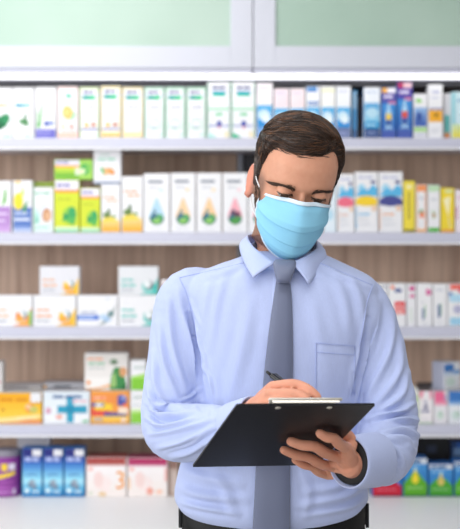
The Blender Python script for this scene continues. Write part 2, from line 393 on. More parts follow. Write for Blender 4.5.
place(207, 230.6, 82, Z_A, WHITE, 'tall white box with blue shield and pale teal corner, top shelf', GA, shield('#b5e5dc'))
place(231.2, 255.4, 82, Z_A, WHITE, 'tall white box with blue shield and dark green corner, top shelf', GA, shield('#22b17f'))
def wave(top='#f4f4f8', text=None, low=None, blues=('#59b3e6', '#2c8fd6')):
    def f(c):
        c.r(0, .62, 1, 1, top); c.g(0, .2, 1, .6, blues[1], blues[0], 5); c.e(.45, .42, .4, .1, '#cfe9f6').e(.6, .36, .3, .08, '#e7f4fa')
        c.r(0, 0, 1, .2, low or blues[0])
        if low: c.t(.2, .06, .8, .05, '#9aa4cc', 2)
        c.t(.12, .9, .8, .03, text or '#c5c8e0', 2)
        if text: c.r(.1, .64, .9, .72, '#6f8fc4'); c.t(.18, .67, .8, .02, '#dbe6f5')
    return f
place(256.3, 273, 83, Z_A, WHITE, 'white and blue wave box beside the shield boxes, above the hair', GA, wave('#f6eef4', low='#7aa8de'))
place(273.8, 289.2, 88.5, Z_A, WHITE, 'blue wave box with pinkish white top, left one of the pair above the hair', GA, wave('#f3dfe6'))
place(290, 305, 88.5, Z_A, WHITE, 'blue wave box with pinkish white top, right one of the pair above the hair', GA, wave('#f6e2e6'))
place(305.8, 320.4, 86.5, Z_A, WHITE, 'white box with blue cap corner and dark text band, top shelf', GA, lambda c: (wave('#f2f3f8', '#5f84be')(c), c.r(0, .92, .8, 1, '#4f8fd0')))
place(321, 335.4, 86.5, Z_A, WHITE, 'white box with yellowish top stripe over a blue wave, top shelf', GA, lambda c: (wave('#f6f6f2')(c), c.r(0, .9, 1, .96, '#eef0c8')))
place(336, 351, 86.5, Z_A, WHITE, 'white box with blue wave and slate base, left of the dark gap', GA, wave('#eef1f6', None, '#6d7ba6'))
place(352, 357.2, 90.5, Z_A, '#5ba4d8', 'narrow blue box at the edge of the dark gap, top shelf', GA, lambda c: c.r(0, .62, 1, .97, '#a9d0ea').r(0, 0, 1, .18, '#56719f'), yf=1.785)
place(363.5, 380.4, 87.5, Z_A, WHITE, 'white box with blue middle and navy base, right of the dark gap', GA, lambda c: c.r(0, .7, 1, 1, '#eaeff6').g(0, .3, 1, .7, '#8fcbe8', '#5ea9da', 4).e(.5, .5, .4, .1, '#b9def0').r(0, .19, 1, .33, '#2498cf').t(.15, .24, .8, .04, '#bfe6f6', 2).r(0, 0, 1, .19, '#3c5488').t(.25, .08, .75, .04, '#8a9cc8', 2).t(.15, .9, .85, .03, '#b3c2dd'), side='#2f78b4')
def rinse(cap, mid, lab):
    def f(c):
        c.r(0, .9, 1, 1, cap[0]).r(0, .9, .4, 1, cap[1]); c.r(0, .72, 1, .9, mid); c.t(.12, .8, .85, .05, '#e6e0f4', 2); c.p([(.45, .72), (1, .72), (1, .66), (.6, .66)], '#e78ca0')
        c.g(0, .12, 1, .68, '#2a64b4', '#3f8ed2', 5); c.p([(.28, .2), (.28, .5), (.4, .6), (.4, .68), (.58, .68), (.58, .6), (.7, .5), (.7, .2)], '#a9d3f0'); c.r(.28, .36, .7, .48, lab[0]).r(.32, .24, .66, .36, lab[1])
        c.r(0, 0, 1, .14, '#4a5fae'); c.t(.15, .17, .85, .02, '#b7d7f2')
    return f
place(381.2, 396.4, 87.5, Z_A, BLUE, 'blue mouth rinse box with yellow label and orange corner, top shelf', GA, rinse(('#f2f0f6', '#f2b23c'), '#5d55a8', ('#f0cf55', '#2a4f9c')))
place(397, 412.6, 82, Z_A, BLUE, 'taller purple-topped rinse box with red label, top shelf', GA, rinse(('#e9c2c8', '#b32f5c'), '#5a48a4', ('#d6574c', '#27479a')))
place(413.4, 427.4, 94, Z_A, WHITE, 'white box with green leaf above navy middle, top shelf', GA, lambda c: c.e(.35, .86, .22, .05, '#7fc65a').p([(.2, .9), (.7, .84), (.4, .8)], '#9fd67a').g(0, .26, 1, .7, '#4464b0', '#8fb4e0', 4).e(.4, .48, .2, .12, '#2f4d9a').r(0, .14, 1, .24, '#a9d88a').t(.1, .04, .9, .05, '#c3c8da'))
place(428, 443, 84.5, Z_A, WHITE, 'white box with broad amber band, right part of the top shelf', GA, lambda c: c.r(0, .3, 1, .52, '#f0ae2e').e(.55, .43, .1, .04, '#6b4a20').r(0, .53, 1, .56, '#6c6fa8').t(.25, .85, .8, .03, '#7d89c2', 2).t(.2, .75, .75, .02, '#aab4da').t(.15, .15, .85, .02, '#c9ccd6').t(.15, .1, .7, .02, '#c9ccd6'))
place(443.6, 450.4, 93.5, Z_A, '#e3e0e4', 'narrow pale box with teal foot beside the amber banded one', GA, lambda c: c.r(0, .1, 1, .52, '#5fb3ae').r(0, 0, 1, .12, '#e0935a'), yf=1.78)
place(451.2, 466, 92, Z_A, '#cfe7ee', 'pale aqua box with yellow lower edge, rightmost on the top shelf', GA, lambda c: c.g(0, 0, 1, .3, '#e6dc5a', '#cfe0b0', 4).r(0, .3, .25, 1, '#8fcbd6').t(.35, .8, .95, .04, '#5f9fc0', 2))

# --- second shelf
place(-6, 11.2, 181, Z_B, WHITE, 'white box with green leaf over lilac base, leftmost on second shelf', GB, lambda c: c.r(0, 0, 1, .5, '#b489cb').g(0, 0, 1, .25, '#c9a3d8', '#b489cb', 3).p([(.45, .5), (.62, .82), (.75, .85), (.72, .6)], '#69b84a').t(.1, .33, .85, .05, '#e3d2ee').t(.1, .2, .7, .04, '#e3d2ee'))
place(12.6, 32.2, 180.5, Z_B, WHITE, 'white and blue box with yellow lemon and leaves, second shelf', GB, lambda c: c.r(0, 0, 1, .48, '#5b7cc0').g(0, 0, 1, .16, '#b8c6e6', '#5b7cc0', 3).r(.05, .22, .9, .27, '#dbe3f3').e(.28, .6, .27, .17, '#f2da3c').p([(.35, .74), (.55, .9), (.62, .7)], '#cfe07a').p([(.5, .48), (.85, .64), (.7, .44), (.6, .36)], '#4d9a4e').r(.1, .95, .4, 1, '#f6d27a').t(.1, .34, .8, .05, '#c9d6ee'))
place(33.2, 53.4, 182, Z_B, '#9db54a', 'olive green box peeping over the white herbal box, second shelf', GB, None, yf=1.765 + .062, depth=.05)
place(33, 53.6, 187.5, Z_B, WHITE, 'white herbal box with teal plants and brown jar picture, second shelf', GB, lambda c: c.t(.05, .86, .95, .04, '#63b896', 2).e(.3, .5, .14, .08, '#5fbf96').g(0, .2, .3, .55, '#8fd0c0', '#d7eeea', 4).e(.5, .5, .3, .16, '#dfe9f4').e(.68, .38, .24, .16, '#c98f68').e(.72, .36, .16, .11, '#e0b28e').r(0, 0, 1, .2, '#dff0ec').t(.08, .08, .8, .04, '#95c9b8').r(0, 0, .04, 1, '#9fd6b6'))
def lime(sticker):
    def f(c):
        c.r(0, .8, 1, 1, '#eae8f2').t(.08, .88, .68, .05, '#7d76b4', 2).g(0, .76, 1, .82, '#f3b14a', '#f08a4a', 2); c.e(.62, .32, .3, .17, '#9ad04a').e(.72, .36, .18, .13, '#3fa862').p([(.3, .2), (.4, .38), (.58, .3), (.9, .22), (.75, .12), (.5, .22)], '#58b55a').e(.45, .3, .1, .06, '#2f9a5e')
        c.t(.1, .62, .7, .03, '#b4c338', 2).g(0, 0, 1, .1, '#8fd6b4', '#e2efc8', 3)
    return f
place(54.2, 79.4, 180, Z_B, LIME, 'lime yellow box with lilac header and green cluster, under the flat green box', GB, lime(0), depth=.06)
TOP54 = zs(180, 1.765 - CAM_Y)
place(80.2, 100.2, 188, Z_B, LIME, 'shorter lime yellow box with green cluster, beside the orange banded white one', GB, lime(1))
place(54.2, 93, 159.5, TOP54 + .001, '#8fc94a', 'flat green box with lilac header lying on top of lime box', GB, lambda c: c.r(0, .72, .66, 1, '#e9e7f2').t(.04, .82, .4, .09, '#7d76b4', 2).g(0, .1, .66, .6, '#6fb53c', '#c9dc4a', 4).r(0, .6, .66, .72, '#f2a54a').r(.66, 0, 1, 1, '#a5d65f').e(.8, .5, .14, .3, '#4fae58').e(.74, .4, .07, .15, '#e6f0c0').e(.9, .6, .07, .2, '#7cc45a').r(.54, .2, .68, .6, '#dce9c8'), depth=.065)
def orangey(c):
    c.t(.1, .72, .8, .035, '#f0a878', 2); c.t(.25, .64, .9, .04, '#f2b68c', 2); c.g(0, 0, 1, .24, '#f2b13e', '#f6d48a', 4); c.p([(0, .24), (.35, .4), (.6, .3), (.85, .27), (.85, .22), (0, .2)], '#f0d65a'); c.e(.28, .36, .22, .06, '#6f8a4e').e(.38, .44, .08, .06, '#56764a').e(.66, .33, .12, .03, '#8aa866')
place(101, 120.6, 184.5, Z_B, WHITE, 'white box with orange base and field scene, below the stacked white box', GB, orangey, depth=.06)
TOP101 = zs(184.5, 1.765 - CAM_Y)
place(93.4, 121, 150, TOP101 + .001, WHITE, 'white box with orange carrot picture, standing on top of the orange based box', GB, lambda c: c.t(.15, .7, .85, .07, '#9fd8c0', 2).t(.25, .85, .6, .04, '#a9cfc0').e(.55, .38, .2, .1, '#f2a663').e(.42, .36, .12, .12, '#f0b57c').e(.7, .33, .1, .08, '#ef9a58').p([(.2, .45), (.34, .5), (.44, .28), (.32, .3)], '#7cc08a').r(0, 0, 1, .06, '#8496b8'), depth=.06)
place(121.4, 143, 176.5, Z_B, WHITE, 'taller white box with orange base and field scene, left of the teardrop boxes', GB, orangey)
def drop(col, col2):
    def f(c):
        c.t(.15, .84, .85, .05, '#8d93a0', 1).t(.2, .75, .6, .025, '#c6c9d2', 2).e(.68, .72, .1, .035, col2)
        pts = [(.5, .58)] + [(.5 + .29 * math.cos(a), .26 + .155 * math.sin(a)) for a in [PI * .82 - i * (PI * 1.64) / 16 + 0 for i in range(0)]]
        n = 22; drop = []
        for i in range(n):
            a = PI / 2 + 2 * PI * i / n; k = max(0, math.sin(a)) ** 4
            drop.append((.5 + .31 * math.cos(a) * (1 - .35 * max(0, math.sin(a)) ** 2), .27 + .15 * math.sin(a) + .17 * k))
        c.p(drop, col)
        c.e(.5, .25, .30, .13, '#237a5c', 16, PI, 2 * PI).e(.4, .26, .14, .07, '#3d6f86').e(.62, .25, .13, .06, '#57a56a').e(.5, .19, .17, .05, '#8cc66a').e(.42, .34, .05, .06, '#6f8f9a')
        c.t(.25, .05, .75, .015, '#d8d8de')
    return f
place(143.6, 169.8, 173.5, Z_B, WHITE, 'white box with pale blue teardrop landscape picture, second shelf', GB, drop('#b5d9f0', '#d6e6f2'))
place(170.6, 195.6, 173, Z_B, WHITE, 'white box with peach teardrop picture, beside the blue teardrop box', GB, drop('#f6d2a6', '#f3e2c6'))
place(196.4, 221.8, 173, Z_B, WHITE, 'white box with peach teardrop picture, beside the pink teardrop box', GB, drop('#f5cfa0', '#f3e2c6'))
def pinkdrop(c):
    drop('#f3b0bc', '#f4d9de')(c); c.e(.42, .33, .1, .05, '#5a4a62').e(.6, .3, .12, .05, '#6d3f58').e(.5, .2, .17, .05, '#4f9a4a')
place(222.6, 247.6, 173, Z_B, WHITE, 'white box with pink teardrop picture, left of the ear', GB, pinkdrop)
place(248.2, 271, 173, Z_B, WHITE, 'white box with pink teardrop picture, mostly hidden behind the ear', GB, pinkdrop)
place(324, 336.4, 175, Z_B, '#e2eef6', 'pale blue and white box next to the cheek, second shelf', GB, lambda c: c.e(.5, .3, .3, .1, '#b9dcee').e(.45, .65, .3, .1, '#c9e4f2').t(.2, .9, .8, .03, '#a9b4d0', 2))
def swoosh(col, low):
    def f(c):
        c.t(.12, .9, .85, .03, '#b3b8d8', 2); c.p([(0, .62), (.3, .76), (.55, .7), (.8, .8), (1, .74), (1, .6), (0, .6)], '#5eb8e4').p([(0, .7), (.25, .82), (.5, .74), (.2, .72)], '#9fd6f0').e(.8, .84, .12, .03, '#5a5f92')
        c.e(.5, .52, .5, .09, col).r(0, .45, 1, .55, col).e(.85, .4, .12, .05, '#f0cdb0'); c.t(.15, .28, .7, .03, low, 2).t(.15, .2, .6, .025, '#d0d3dc').t(.15, .12, .7, .02, '#d0d3dc'); c.r(0, .04, .04, .4, low)
    return f
place(337, 354.4, 174, Z_B, WHITE, 'white box with blue waves and coral pink band, second shelf', GB, swoosh('#ee7289', '#e6c3b4'))
place(355, 378, 172, Z_B, WHITE, 'white box with blue waves and yellow band, second shelf', GB, swoosh('#f6d136', '#6fbde6'))
place(378.8, 402.8, 172, Z_B, WHITE, 'white box with blue waves and navy band, second shelf', GB, swoosh('#4a4f92', '#f0b58c'))
place(403.4, 415, 181, Z_B, '#f0dc4a', 'narrow yellow box with upright dark print, second shelf', GB, lambda c: c.p([(.38, .25), (.58, .25), (.58, .8), (.38, .8)], '#a89a40').r(0, 0, 1, .05, '#8a7f3c').r(.2, .86, .8, .93, '#f7eeb0'))
place(415.6, 427, 184.5, Z_B, WHITE, 'narrow white box with orange edges, right of the narrow yellow one', GB, lambda c: c.r(0, .86, 1, 1, '#f29a62').r(0, 0, .1, 1, '#f2b46e').r(.9, 0, 1, 1, '#f2a05a').r(0, 0, 1, .06, '#f2b46e').e(.5, .42, .3, .06, '#8ec0a0').e(.55, .36, .25, .07, '#ef8f6a').t(.2, .7, .8, .03, '#b5bccc', 2))
place(427.8, 440, 185, Z_B, WHITE, 'narrow white box with green foot and sprig, second shelf', GB, lambda c: c.r(0, .87, 1, 1, '#bfe0b8').r(0, 0, 1, .09, '#58b848').p([(.25, .5), (.55, .36), (.8, .5), (.6, .3), (.4, .28)], '#8fbf7a').e(.5, .36, .12, .05, '#c98f70').t(.2, .68, .8, .03, '#bcc4cc', 2))
place(440.8, 454.4, 188, Z_B, '#f2d83c', 'yellow box with white fan shape, right end of second shelf', GB, lambda c: c.p([(.15, .75), (.75, .82), (.55, .35)], '#faf3c8').p([(.5, .35), (.62, .35), (.8, .1), (.68, .08)], '#e7d9a0').r(0, 0, 1, .05, '#f09a5c').r(.3, .9, .9, .97, '#d9e6b0'))
place(455.2, 468, 190, Z_B, '#f1e6ec', 'whitish pink box, rightmost on second shelf', GB, lambda c: c.t(.15, .8, .9, .04, '#d99ab8', 2).r(0, .3, .1, .6, '#c75c94'))

# --- third shelf
def corner(cc, cc2, txt):
    def f(c):
        for k in range(6): c.r(.04 + .15 * k, .62, .05 + .15 * k, .98, '#e6e6ec')
        c.p([(.52, 0), (1, 0), (1, .62), (.93, .42), (.8, .12)], cc).p([(.62, .03), (.75, .12), (.9, .2), (.9, .02)], cc2); c.e(.76, .36, .12, .16, '#6f8f92').e(.73, .38, .1, .14, '#e9eef0').e(.7, .24, .11, .12, cc2).e(.66, .36, .06, .1, cc)
        c.t(.06, .5, .4, .06, txt, 2).t(.06, .3, .46, .07, txt, 2).t(.06, .14, .4, .05, '#b9bcc6', 2)
    return f
place(-9, 32.4, 295.5, Z_C, WHITE, 'flat white box with orange and green corner art, leftmost on third shelf', GC, lambda c: (corner('#f2924a', '#f4b05a', '#f6c9a6')(c), c.r(.93, .02, 1, .5, '#8fc860')))
place(33.2, 76.2, 295.5, Z_C, WHITE, 'flat white box with yellow corner art, supporting a twin box', GC, corner('#f4c53e', '#f2ae4a', '#f4b48a'), depth=.06)
TOPC = zs(295.5, 1.765 - CAM_Y)
place(39.5, 79.4, 266.5, TOPC + .001, '#e2e2e8', 'flat white box with yellow corner art, stacked on top of another', GC, corner('#f4c53e', '#f2ae4a', '#f2bd96'), depth=.058, yf=1.767)
place(77, 117.8, 295.5, Z_C, WHITE, 'flat white box with solid blue bar and grey-green leaf, third shelf', GC, lambda c: c.r(0, .2, .53, .36, '#2f6cd0').t(.05, .25, .45, .06, '#cfe0f8', 2).t(.08, .42, .5, .05, '#8a9ac0', 2).p([(.5, 0), (.62, .1), (.8, .36), (.98, .72), (.9, .4), (.7, .08)], '#8a9a98').e(.84, .4, .08, .1, '#6f8f92').e(.66, .3, .12, .1, '#c4daf0').e(.74, .22, .1, .08, '#a9c8e6').t(.7, .9, .85, .03, '#c9d6ee', 1))
def tealc(c):
    corner('#44b8b0', '#7ccfc8', '#6fccc4')(c); c.e(.76, .36, .12, .16, '#5a6f74').e(.73, .38, .1, .14, '#e9eef0')
place(118.4, 160.5, 295.5, Z_C, WHITE, 'flat white box with teal corner art beside the shirt sleeve, lower of two', GC, tealc, depth=.06)
place(118.2, 158.4, 266.5, TOPC + .001, '#e2e4e8', 'flat white box with teal corner art beside the shoulder, upper of two', GC, tealc, depth=.058, yf=1.767)
place(161.2, 176, 280, Z_C, '#f3edf0', 'pale box half hidden behind the left shoulder, third shelf', GC, lambda c: c.r(0, .6, 1, .9, '#e9d6dc'))
place(374, 387.6, 283.5, Z_C, '#eeeef2', 'white box half hidden behind the right shoulder, third shelf', GC, lambda c: c.t(.5, .9, .98, .04, '#6d7288', 2).t(.2, .6, .9, .03, '#c2c5d0', 2))
place(388.2, 406, 283.5, Z_C, WHITE, 'white box with red square and orange dot, beside the right shoulder', GC, lambda c: c.e(.22, .92, .12, .05, '#f0804f').t(.35, .8, .85, .09, '#55649c', 1).r(.35, .28, .98, .58, '#e5414a').e(.66, .42, .22, .09, '#f7c6c2').e(.66, .42, .12, .05, '#e5414a').t(.4, .3, .9, .03, '#f9d7d4', 2), side='#e3e3e8')
place(406.6, 416, 284, Z_C, '#ececf0', 'slim white box with two magenta spots, third shelf', GC, lambda c: c.e(.6, .9, .38, .06, '#d0458e').e(.6, .72, .34, .045, '#dc6fa4').t(.3, .4, .6, .03, '#c5d4c9', 1).r(.35, .08, .6, .4, '#dbe6dc'))
def pinkspot(c):
    c.e(.78, .8, .2, .075, '#d4609c').e(.7, .84, .12, .05, '#e288b4').r(.32, .15, .48, .42, '#7d8db2').r(.5, .2, .58, .5, '#a9cfa6').t(.2, .55, .5, .02, '#c5c9d4', 1).t(.3, .05, .8, .02, '#d0d4dc')
place(416.8, 432.4, 283.5, Z_C, WHITE, 'white box with magenta spot and upright slate print, left of a twin', GC, pinkspot)
place(433, 447, 284, Z_C, WHITE, 'white box with upright slate print, right of its magenta spotted twin', GC, lambda c: c.r(.3, .2, .55, .52, '#7484a8').r(.55, .25, .63, .55, '#9fc79d').t(.2, .85, .8, .03, '#b3b8cc', 2).t(.2, .08, .7, .02, '#d0d4dc'))
place(447.6, 466, 284, Z_C, WHITE, 'white and pale blue box with red top corner, rightmost on third shelf', GC, lambda c: c.r(.1, .87, 1, 1, '#ee7468').r(.6, .8, 1, .9, '#d84a62').p([(0, .82), (.25, .8), (.3, .68), (.1, .62)], '#3f6ab4').r(.1, .58, 1, .76, '#b5dcf0').e(.55, .4, .26, .1, '#b9b9d6').r(.1, .02, 1, .2, '#a3d3ec'))

# --- fourth shelf (its tops show a little)
YD = 1.772
def zD(py): return zs(py, YD - CAM_Y)
place(-9, 42, 393, Z_D, '#f2bb2e', 'flat yellow box with white price sticker, leftmost on fourth shelf', GD, lambda c: c.g(0, .12, 1, 1, '#f7cf4a', '#f0ac1e', 5).r(0, 0, 1, .12, '#ee9a6a').t(.16, .74, .76, .09, '#d98a12', 2).e(.78, .5, .1, .15, '#f2934a').e(.84, .46, .09, .12, '#c9c46a').e(.74, .56, .06, .08, '#f6c79a').p([(0, 0), (.5, .06), (1, .2), (1, .3), (.4, .2), (0, .16)], '#f8e29a').r(.2, .42, .26, .48, '#b56a28').t(.5, .16, .95, .04, '#f9edc2', 2), yf=YD, depth=.11, top='#d9d8d6', sticker=(.78, .7, .99, 1.0, '#e9e9ec'))
place(43, 90, 391.5, Z_D, '#e8ecf0', 'flat white box with large teal cross, fourth shelf', GD, lambda c: c.g(0, 0, 1, 1, '#f0f2f5', '#dde7ee', 4).r(.5, .02, .66, .84, '#3aa2c0').r(.3, .32, .95, .56, '#2f9cbc').r(.5, .32, .66, .56, '#1f8cb0').t(.2, .8, .9, .09, '#4f6c9c', 2).t(.62, .68, .98, .05, '#e8a0b0', 2).e(.34, .2, .08, .07, '#eeb0a0').e(.1, .4, .06, .1, '#d9a0b8').r(.85, .03, .98, .1, '#6fc08f'), yf=YD, depth=.11, top='#bfc1c9')
place(90.6, 129.6, 391, Z_D, '#f2a04a', 'flat orange box with red, violet and yellow patches, fourth shelf', GD, lambda c: c.g(0, 0, 1, .22, '#f4b84a', '#f8cf62', 3).r(0, .22, .5, .45, '#e65548').r(.34, .22, .94, .34, '#5a5a98').r(.1, .4, .55, .7, '#f6cf3e').r(0, .52, .34, .64, '#5b5aa0').e(.2, .57, .1, .06, '#d9dbe8').r(.02, .7, .55, .86, '#ee7a4a').t(.06, .76, .5, .07, '#f7c3a0', 2).e(.8, .72, .15, .18, '#4f58a4').e(.86, .8, .08, .08, '#8f96cc').e(.9, .54, .07, .09, '#ee7a4a').r(.72, .3, .98, .5, '#f5dec8').r(.38, .62, .7, .9, '#f0934a').r(.06, .06, .3, .18, '#c9b0a0').e(.86, .1, .08, .07, '#f3d9c0'), yf=YD, depth=.1, top='#d8d0c8')
TOPD = zD(391.5)
place(3, 42, 384.6, Z_D, '#dbd9da', 'pale grey flat box behind the yellow one, only its top edge showing', GD, lambda c: c.t(.1, .9, .7, .05, '#b5b3b8', 3).r(0, .95, 1, 1, '#c6c4c8'), yf=YD + .125, depth=.08)
place(43, 90, 383, Z_D, '#cfd0d6', 'grey flat box with dark lettering behind the teal cross box', GD, lambda c: c.t(.22, .86, .66, .08, '#555a66', 1).r(0, .95, 1, 1, '#c2c3ca').r(0, .8, .06, .95, '#e0a860'), yf=YD + .125, depth=.08)
place(-10, 2.5, 362, zD(393) + .001, '#dcdad8', 'grey-white box standing on the yellow box at the left edge', GD, lambda c: c.r(.2, .3, 1, .34, '#c88a90').t(.3, .7, .9, .05, '#a9a9b2', 1), yf=YD + .02, depth=.06)
place(84.5, 128, 353.5, TOPD + .0025, '#eae6e2', 'white box with green dressed figure picture, stacked above teal cross box', GD, lambda c: c.g(0, 0, 1, 1, '#f2efec', '#e2deda', 3).t(.05, .83, .45, .06, '#f0a880', 2).t(.08, .7, .5, .06, '#94c4a8', 2).t(.08, .58, .48, .04, '#b9c2c0', 3).p([(.58, 0), (.98, 0), (.96, .3), (.86, .58), (.78, .64), (.68, .6), (.62, .4)], '#3f8a4c').p([(.62, .05), (.74, .1), (.72, .5), (.64, .36)], '#9fc678').e(.68, .78, .1, .08, '#8aa08a').e(.7, .76, .06, .05, '#5c7a5c').e(.9, .5, .09, .14, '#d9a070').p([(.0, .03), (.3, .05), (.6, .16), (.6, .08), (.3, 0), (0, 0)], '#f0b070').e(.08, .2, .05, .06, '#f0a05a').p([(.8, .0), (.98, .0), (.98, .2)], '#2c6a3c'), yf=YD + .012, depth=.075)
place(130.2, 146, 391, Z_D, WHITE, 'white and green box beside the elbow, lower of two', GD, lambda c: c.r(0, 0, 1, .42, '#8fd04a').g(0, .3, 1, .46, '#a9dc6a', '#e3f0cc', 3).T('DOV', .18, .76, .1, '#5a8f7c', .9).t(.1, .56, .9, .03, '#b9c2c4'), yf=YD, depth=.08, top='#e6e8e4')
place(130.2, 146, 360.5, zD(391) + .001, WHITE, 'white and green box beside the sleeve, upper of two', GD, lambda c: c.r(0, 0, 1, .46, '#84c93c').p([(0, .46), (1, .58), (1, .4), (0, .4)], '#a9dc6a').T('DOV', .18, .72, .1, '#4f8f78', .9), yf=YD, depth=.08, top='#e6e8e4')
place(409, 417.6, 388, Z_D, '#e6e6e2', 'white box with green edge beside the right elbow, fourth shelf', GD, lambda c: c.r(.3, .1, .98, .5, '#6fbf5a').r(.3, .6, .98, .8, '#9fcf6a'), yf=YD + .012, depth=.07)
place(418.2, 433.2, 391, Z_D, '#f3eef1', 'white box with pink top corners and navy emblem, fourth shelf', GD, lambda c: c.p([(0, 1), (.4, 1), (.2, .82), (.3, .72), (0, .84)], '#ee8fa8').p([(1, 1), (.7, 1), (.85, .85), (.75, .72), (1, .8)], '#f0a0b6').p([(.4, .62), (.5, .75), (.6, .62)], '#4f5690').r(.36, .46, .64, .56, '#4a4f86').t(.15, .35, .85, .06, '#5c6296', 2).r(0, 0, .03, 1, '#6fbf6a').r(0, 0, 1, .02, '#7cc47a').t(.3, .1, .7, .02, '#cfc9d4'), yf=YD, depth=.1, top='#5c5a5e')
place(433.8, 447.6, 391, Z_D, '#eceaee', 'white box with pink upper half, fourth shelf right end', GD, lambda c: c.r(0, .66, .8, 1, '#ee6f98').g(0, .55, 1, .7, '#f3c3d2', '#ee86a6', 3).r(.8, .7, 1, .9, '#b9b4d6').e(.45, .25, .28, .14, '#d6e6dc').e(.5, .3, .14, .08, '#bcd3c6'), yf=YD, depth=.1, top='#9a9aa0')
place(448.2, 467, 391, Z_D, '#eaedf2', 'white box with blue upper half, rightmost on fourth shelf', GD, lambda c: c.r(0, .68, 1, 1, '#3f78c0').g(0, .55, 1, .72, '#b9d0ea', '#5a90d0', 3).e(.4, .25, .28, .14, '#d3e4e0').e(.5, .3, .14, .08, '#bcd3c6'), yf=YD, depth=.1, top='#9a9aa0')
place(441.5, 463, 362, zD(391) + .001, '#e6eaf0', 'white and blue box turned sideways, stacked above the pink topped box', GD, lambda c: c.r(0, .66, .6, .95, '#3f7cc4').r(.55, .5, 1, .72, '#6f9fd6').e(.4, .28, .3, .16, '#cfe2dc').g(0, .5, 1, .62, '#dbe6f0', '#a9c6e6', 3), yf=YD + .02, depth=.06, side='#a9adc0', rot=.5, top='#c9cbd2')
place(419, 437, 384.5, Z_D, '#4a484c', 'dark flat box behind the navy emblem box, fourth shelf', GD, lambda c: c.t(.2, .88, .8, .06, '#77757c', 2), yf=YD + .115, depth=.07)

# --- on the worktop
YE = 1.765
def zE(py): return zs(py, YE - CAM_Y)
def tin():
    D = YE + .04 - CAM_Y; xa, xb = xs(-10, D), xs(21.2, D); cx, r = (xa + xb) / 2, (xb - xa) / 2; z0 = Z_E + .0006; h = zs(455, D) - z0
    t = root_empty('powder_tin', (cx, YE + .04, z0), 'round purple tin with grey lid and yellow lettering, leftmost on the worktop', 'tin', GE)
    def ring(rad, z, n=40): return [Vector((cx + rad * math.cos(2 * PI * k / n), YE + .04 + rad * math.sin(2 * PI * k / n), z)) for k in range(n)]
    bm = bmesh.new(); loft(bm, [ring(r * .96, z0), ring(r, z0 + .003), ring(r, z0 + h - .004), ring(r * .97, z0 + h)]); link_bm('body', bm, card('#8a3a92'), t)
    bm = bmesh.new(); loft(bm, [ring(r * .99, z0 + h + .0005), ring(r * 1.0, z0 + h + .003), ring(r * .99, z0 + h + .018), ring(r * .9, z0 + h + .0205)]); link_bm('lid', bm, card('#8f8b98'), t)
    # label wrapped round the front of the tin
    bm = bmesh.new(); cols = ['#8f3f98', '#f0cf3c', '#e7dff0', '#a95cb0', '#c98fd0']
    def wrap(u0, u1, v0, v1, m, lift, slope=0.0):
        n = 10
        for i in range(n):
            q = []
            for (k, v) in ((i, v0), (i + 1, v0), (i + 1, v1), (i, v1)):
                u = u0 + (u1 - u0) * k / n; a = -PI / 2 + (u - .5) * 2.2
                q.append((cx + (r + lift) * math.cos(a), YE + .04 + (r + lift) * math.sin(a), z0 + h * (v + slope * (u - u0))))
            add_poly(bm, q, m)
    wrap(.0, 1, .03, .95, 0, .0006); wrap(.02, .98, .2, .26, 3, .0009); wrap(.1, .9, .1, .14, 4, .0009); wrap(.45, .62, .66, .84, 1, .001); wrap(.66, .86, .68, .84, 2, .001)
    wrap(.3, .62, .44, .54, 1, .001, .2); wrap(.62, .86, .5, .6, 1, .001, .25); wrap(.45, .8, .36, .4, 3, .001); wrap(.78, .86, .08, .2, 2, .001)
    link_bm('label', bm, [card(c) for c in cols], t)
tin()
def bluebox(c):
    c.r(0, .86, 1, 1, '#2a2f80').g(0, .7, 1, .86, '#3558b0', '#2c3a90', 3).t(.1, .73, .9, .09, '#aab8e4', 2).g(0, .35, 1, .7, '#8fd6ee', '#3f7cc8', 5).g(0, .08, 1, .35, '#3f9fd0', '#a9def0', 4)
    c.p([(.1, .4), (.3, .46), (.6, .47), (.92, .4), (.6, .44), (.3, .43)], '#4a70b0').e(.5, .27, .16, .09, '#9aa9b8').e(.38, .24, .1, .05, '#6f8298').e(.62, .2, .14, .05, '#7a8aa0').e(.22, .12, .14, .05, '#d3ecf4').r(0, 0, 1, .06, '#2f86c0').t(.5, .08, .9, .04, '#d3ecf4', 2)
for k, (a, b, lab) in enumerate(((22, 42.4, 'blue carton with white price sticker, next to the purple tin'), (43, 63.4, 'blue carton with white price sticker, middle of three alike'), (64, 84.8, 'blue carton with white price sticker, next to the red topped pack'))):
    place(a, b, 448, Z_E, '#3a7ec0', lab, 'blue cartons on the worktop', bluebox, yf=YE, depth=.06, sticker=(.52, .84, .96, .97, '#e9e9ee'))
def redtop(band, low, three):
    def f(c):
        c.r(0, .84, 1, 1, band).r(0, .8, 1, .86, mixc(band, '#f4f4f4', .35)).g(0, 0, 1, .8, '#efe6e2', '#f4eeee', 4).r(.03, .66, .16, .76, '#f0c0b8').e(.4, .35, .22, .18, '#f2dfdc').e(.3, .45, .12, .2, '#f0d6d2').r(.42, .1, .58, .5, '#f3e4e2')
        if three: c.T('3', .72, .2, .46, '#ee9a2c', .24).r(.88, .55, .97, .6, '#f2b36a').e(.4, .06, .1, .06, '#e6c9a0').e(.1, .08, .07, .04, '#d6dccc')
        else: c.e(.56, .14, .09, .1, '#eda898').e(.8, .12, .08, .06, '#f2c6b0').r(.94, .4, 1, .75, '#f2b8b0').r(0, .2, .06, .5, '#f4d0b0')
    return f
place(86, 126.6, 457.5, Z_E, '#f0e8e6', 'white pack with red top band and orange number 3, worktop', GE, redtop('#a84440', '#f2d6d2', True), yf=YE, depth=.09, top='#b0524c')
place(127.4, 167.8, 458, Z_E, '#f0e8e6', 'white pack with magenta top band, worktop beside the sleeve', GE, redtop('#b0295f', '#f2d6d2', False), yf=YE, depth=.09, top='#a83a60')
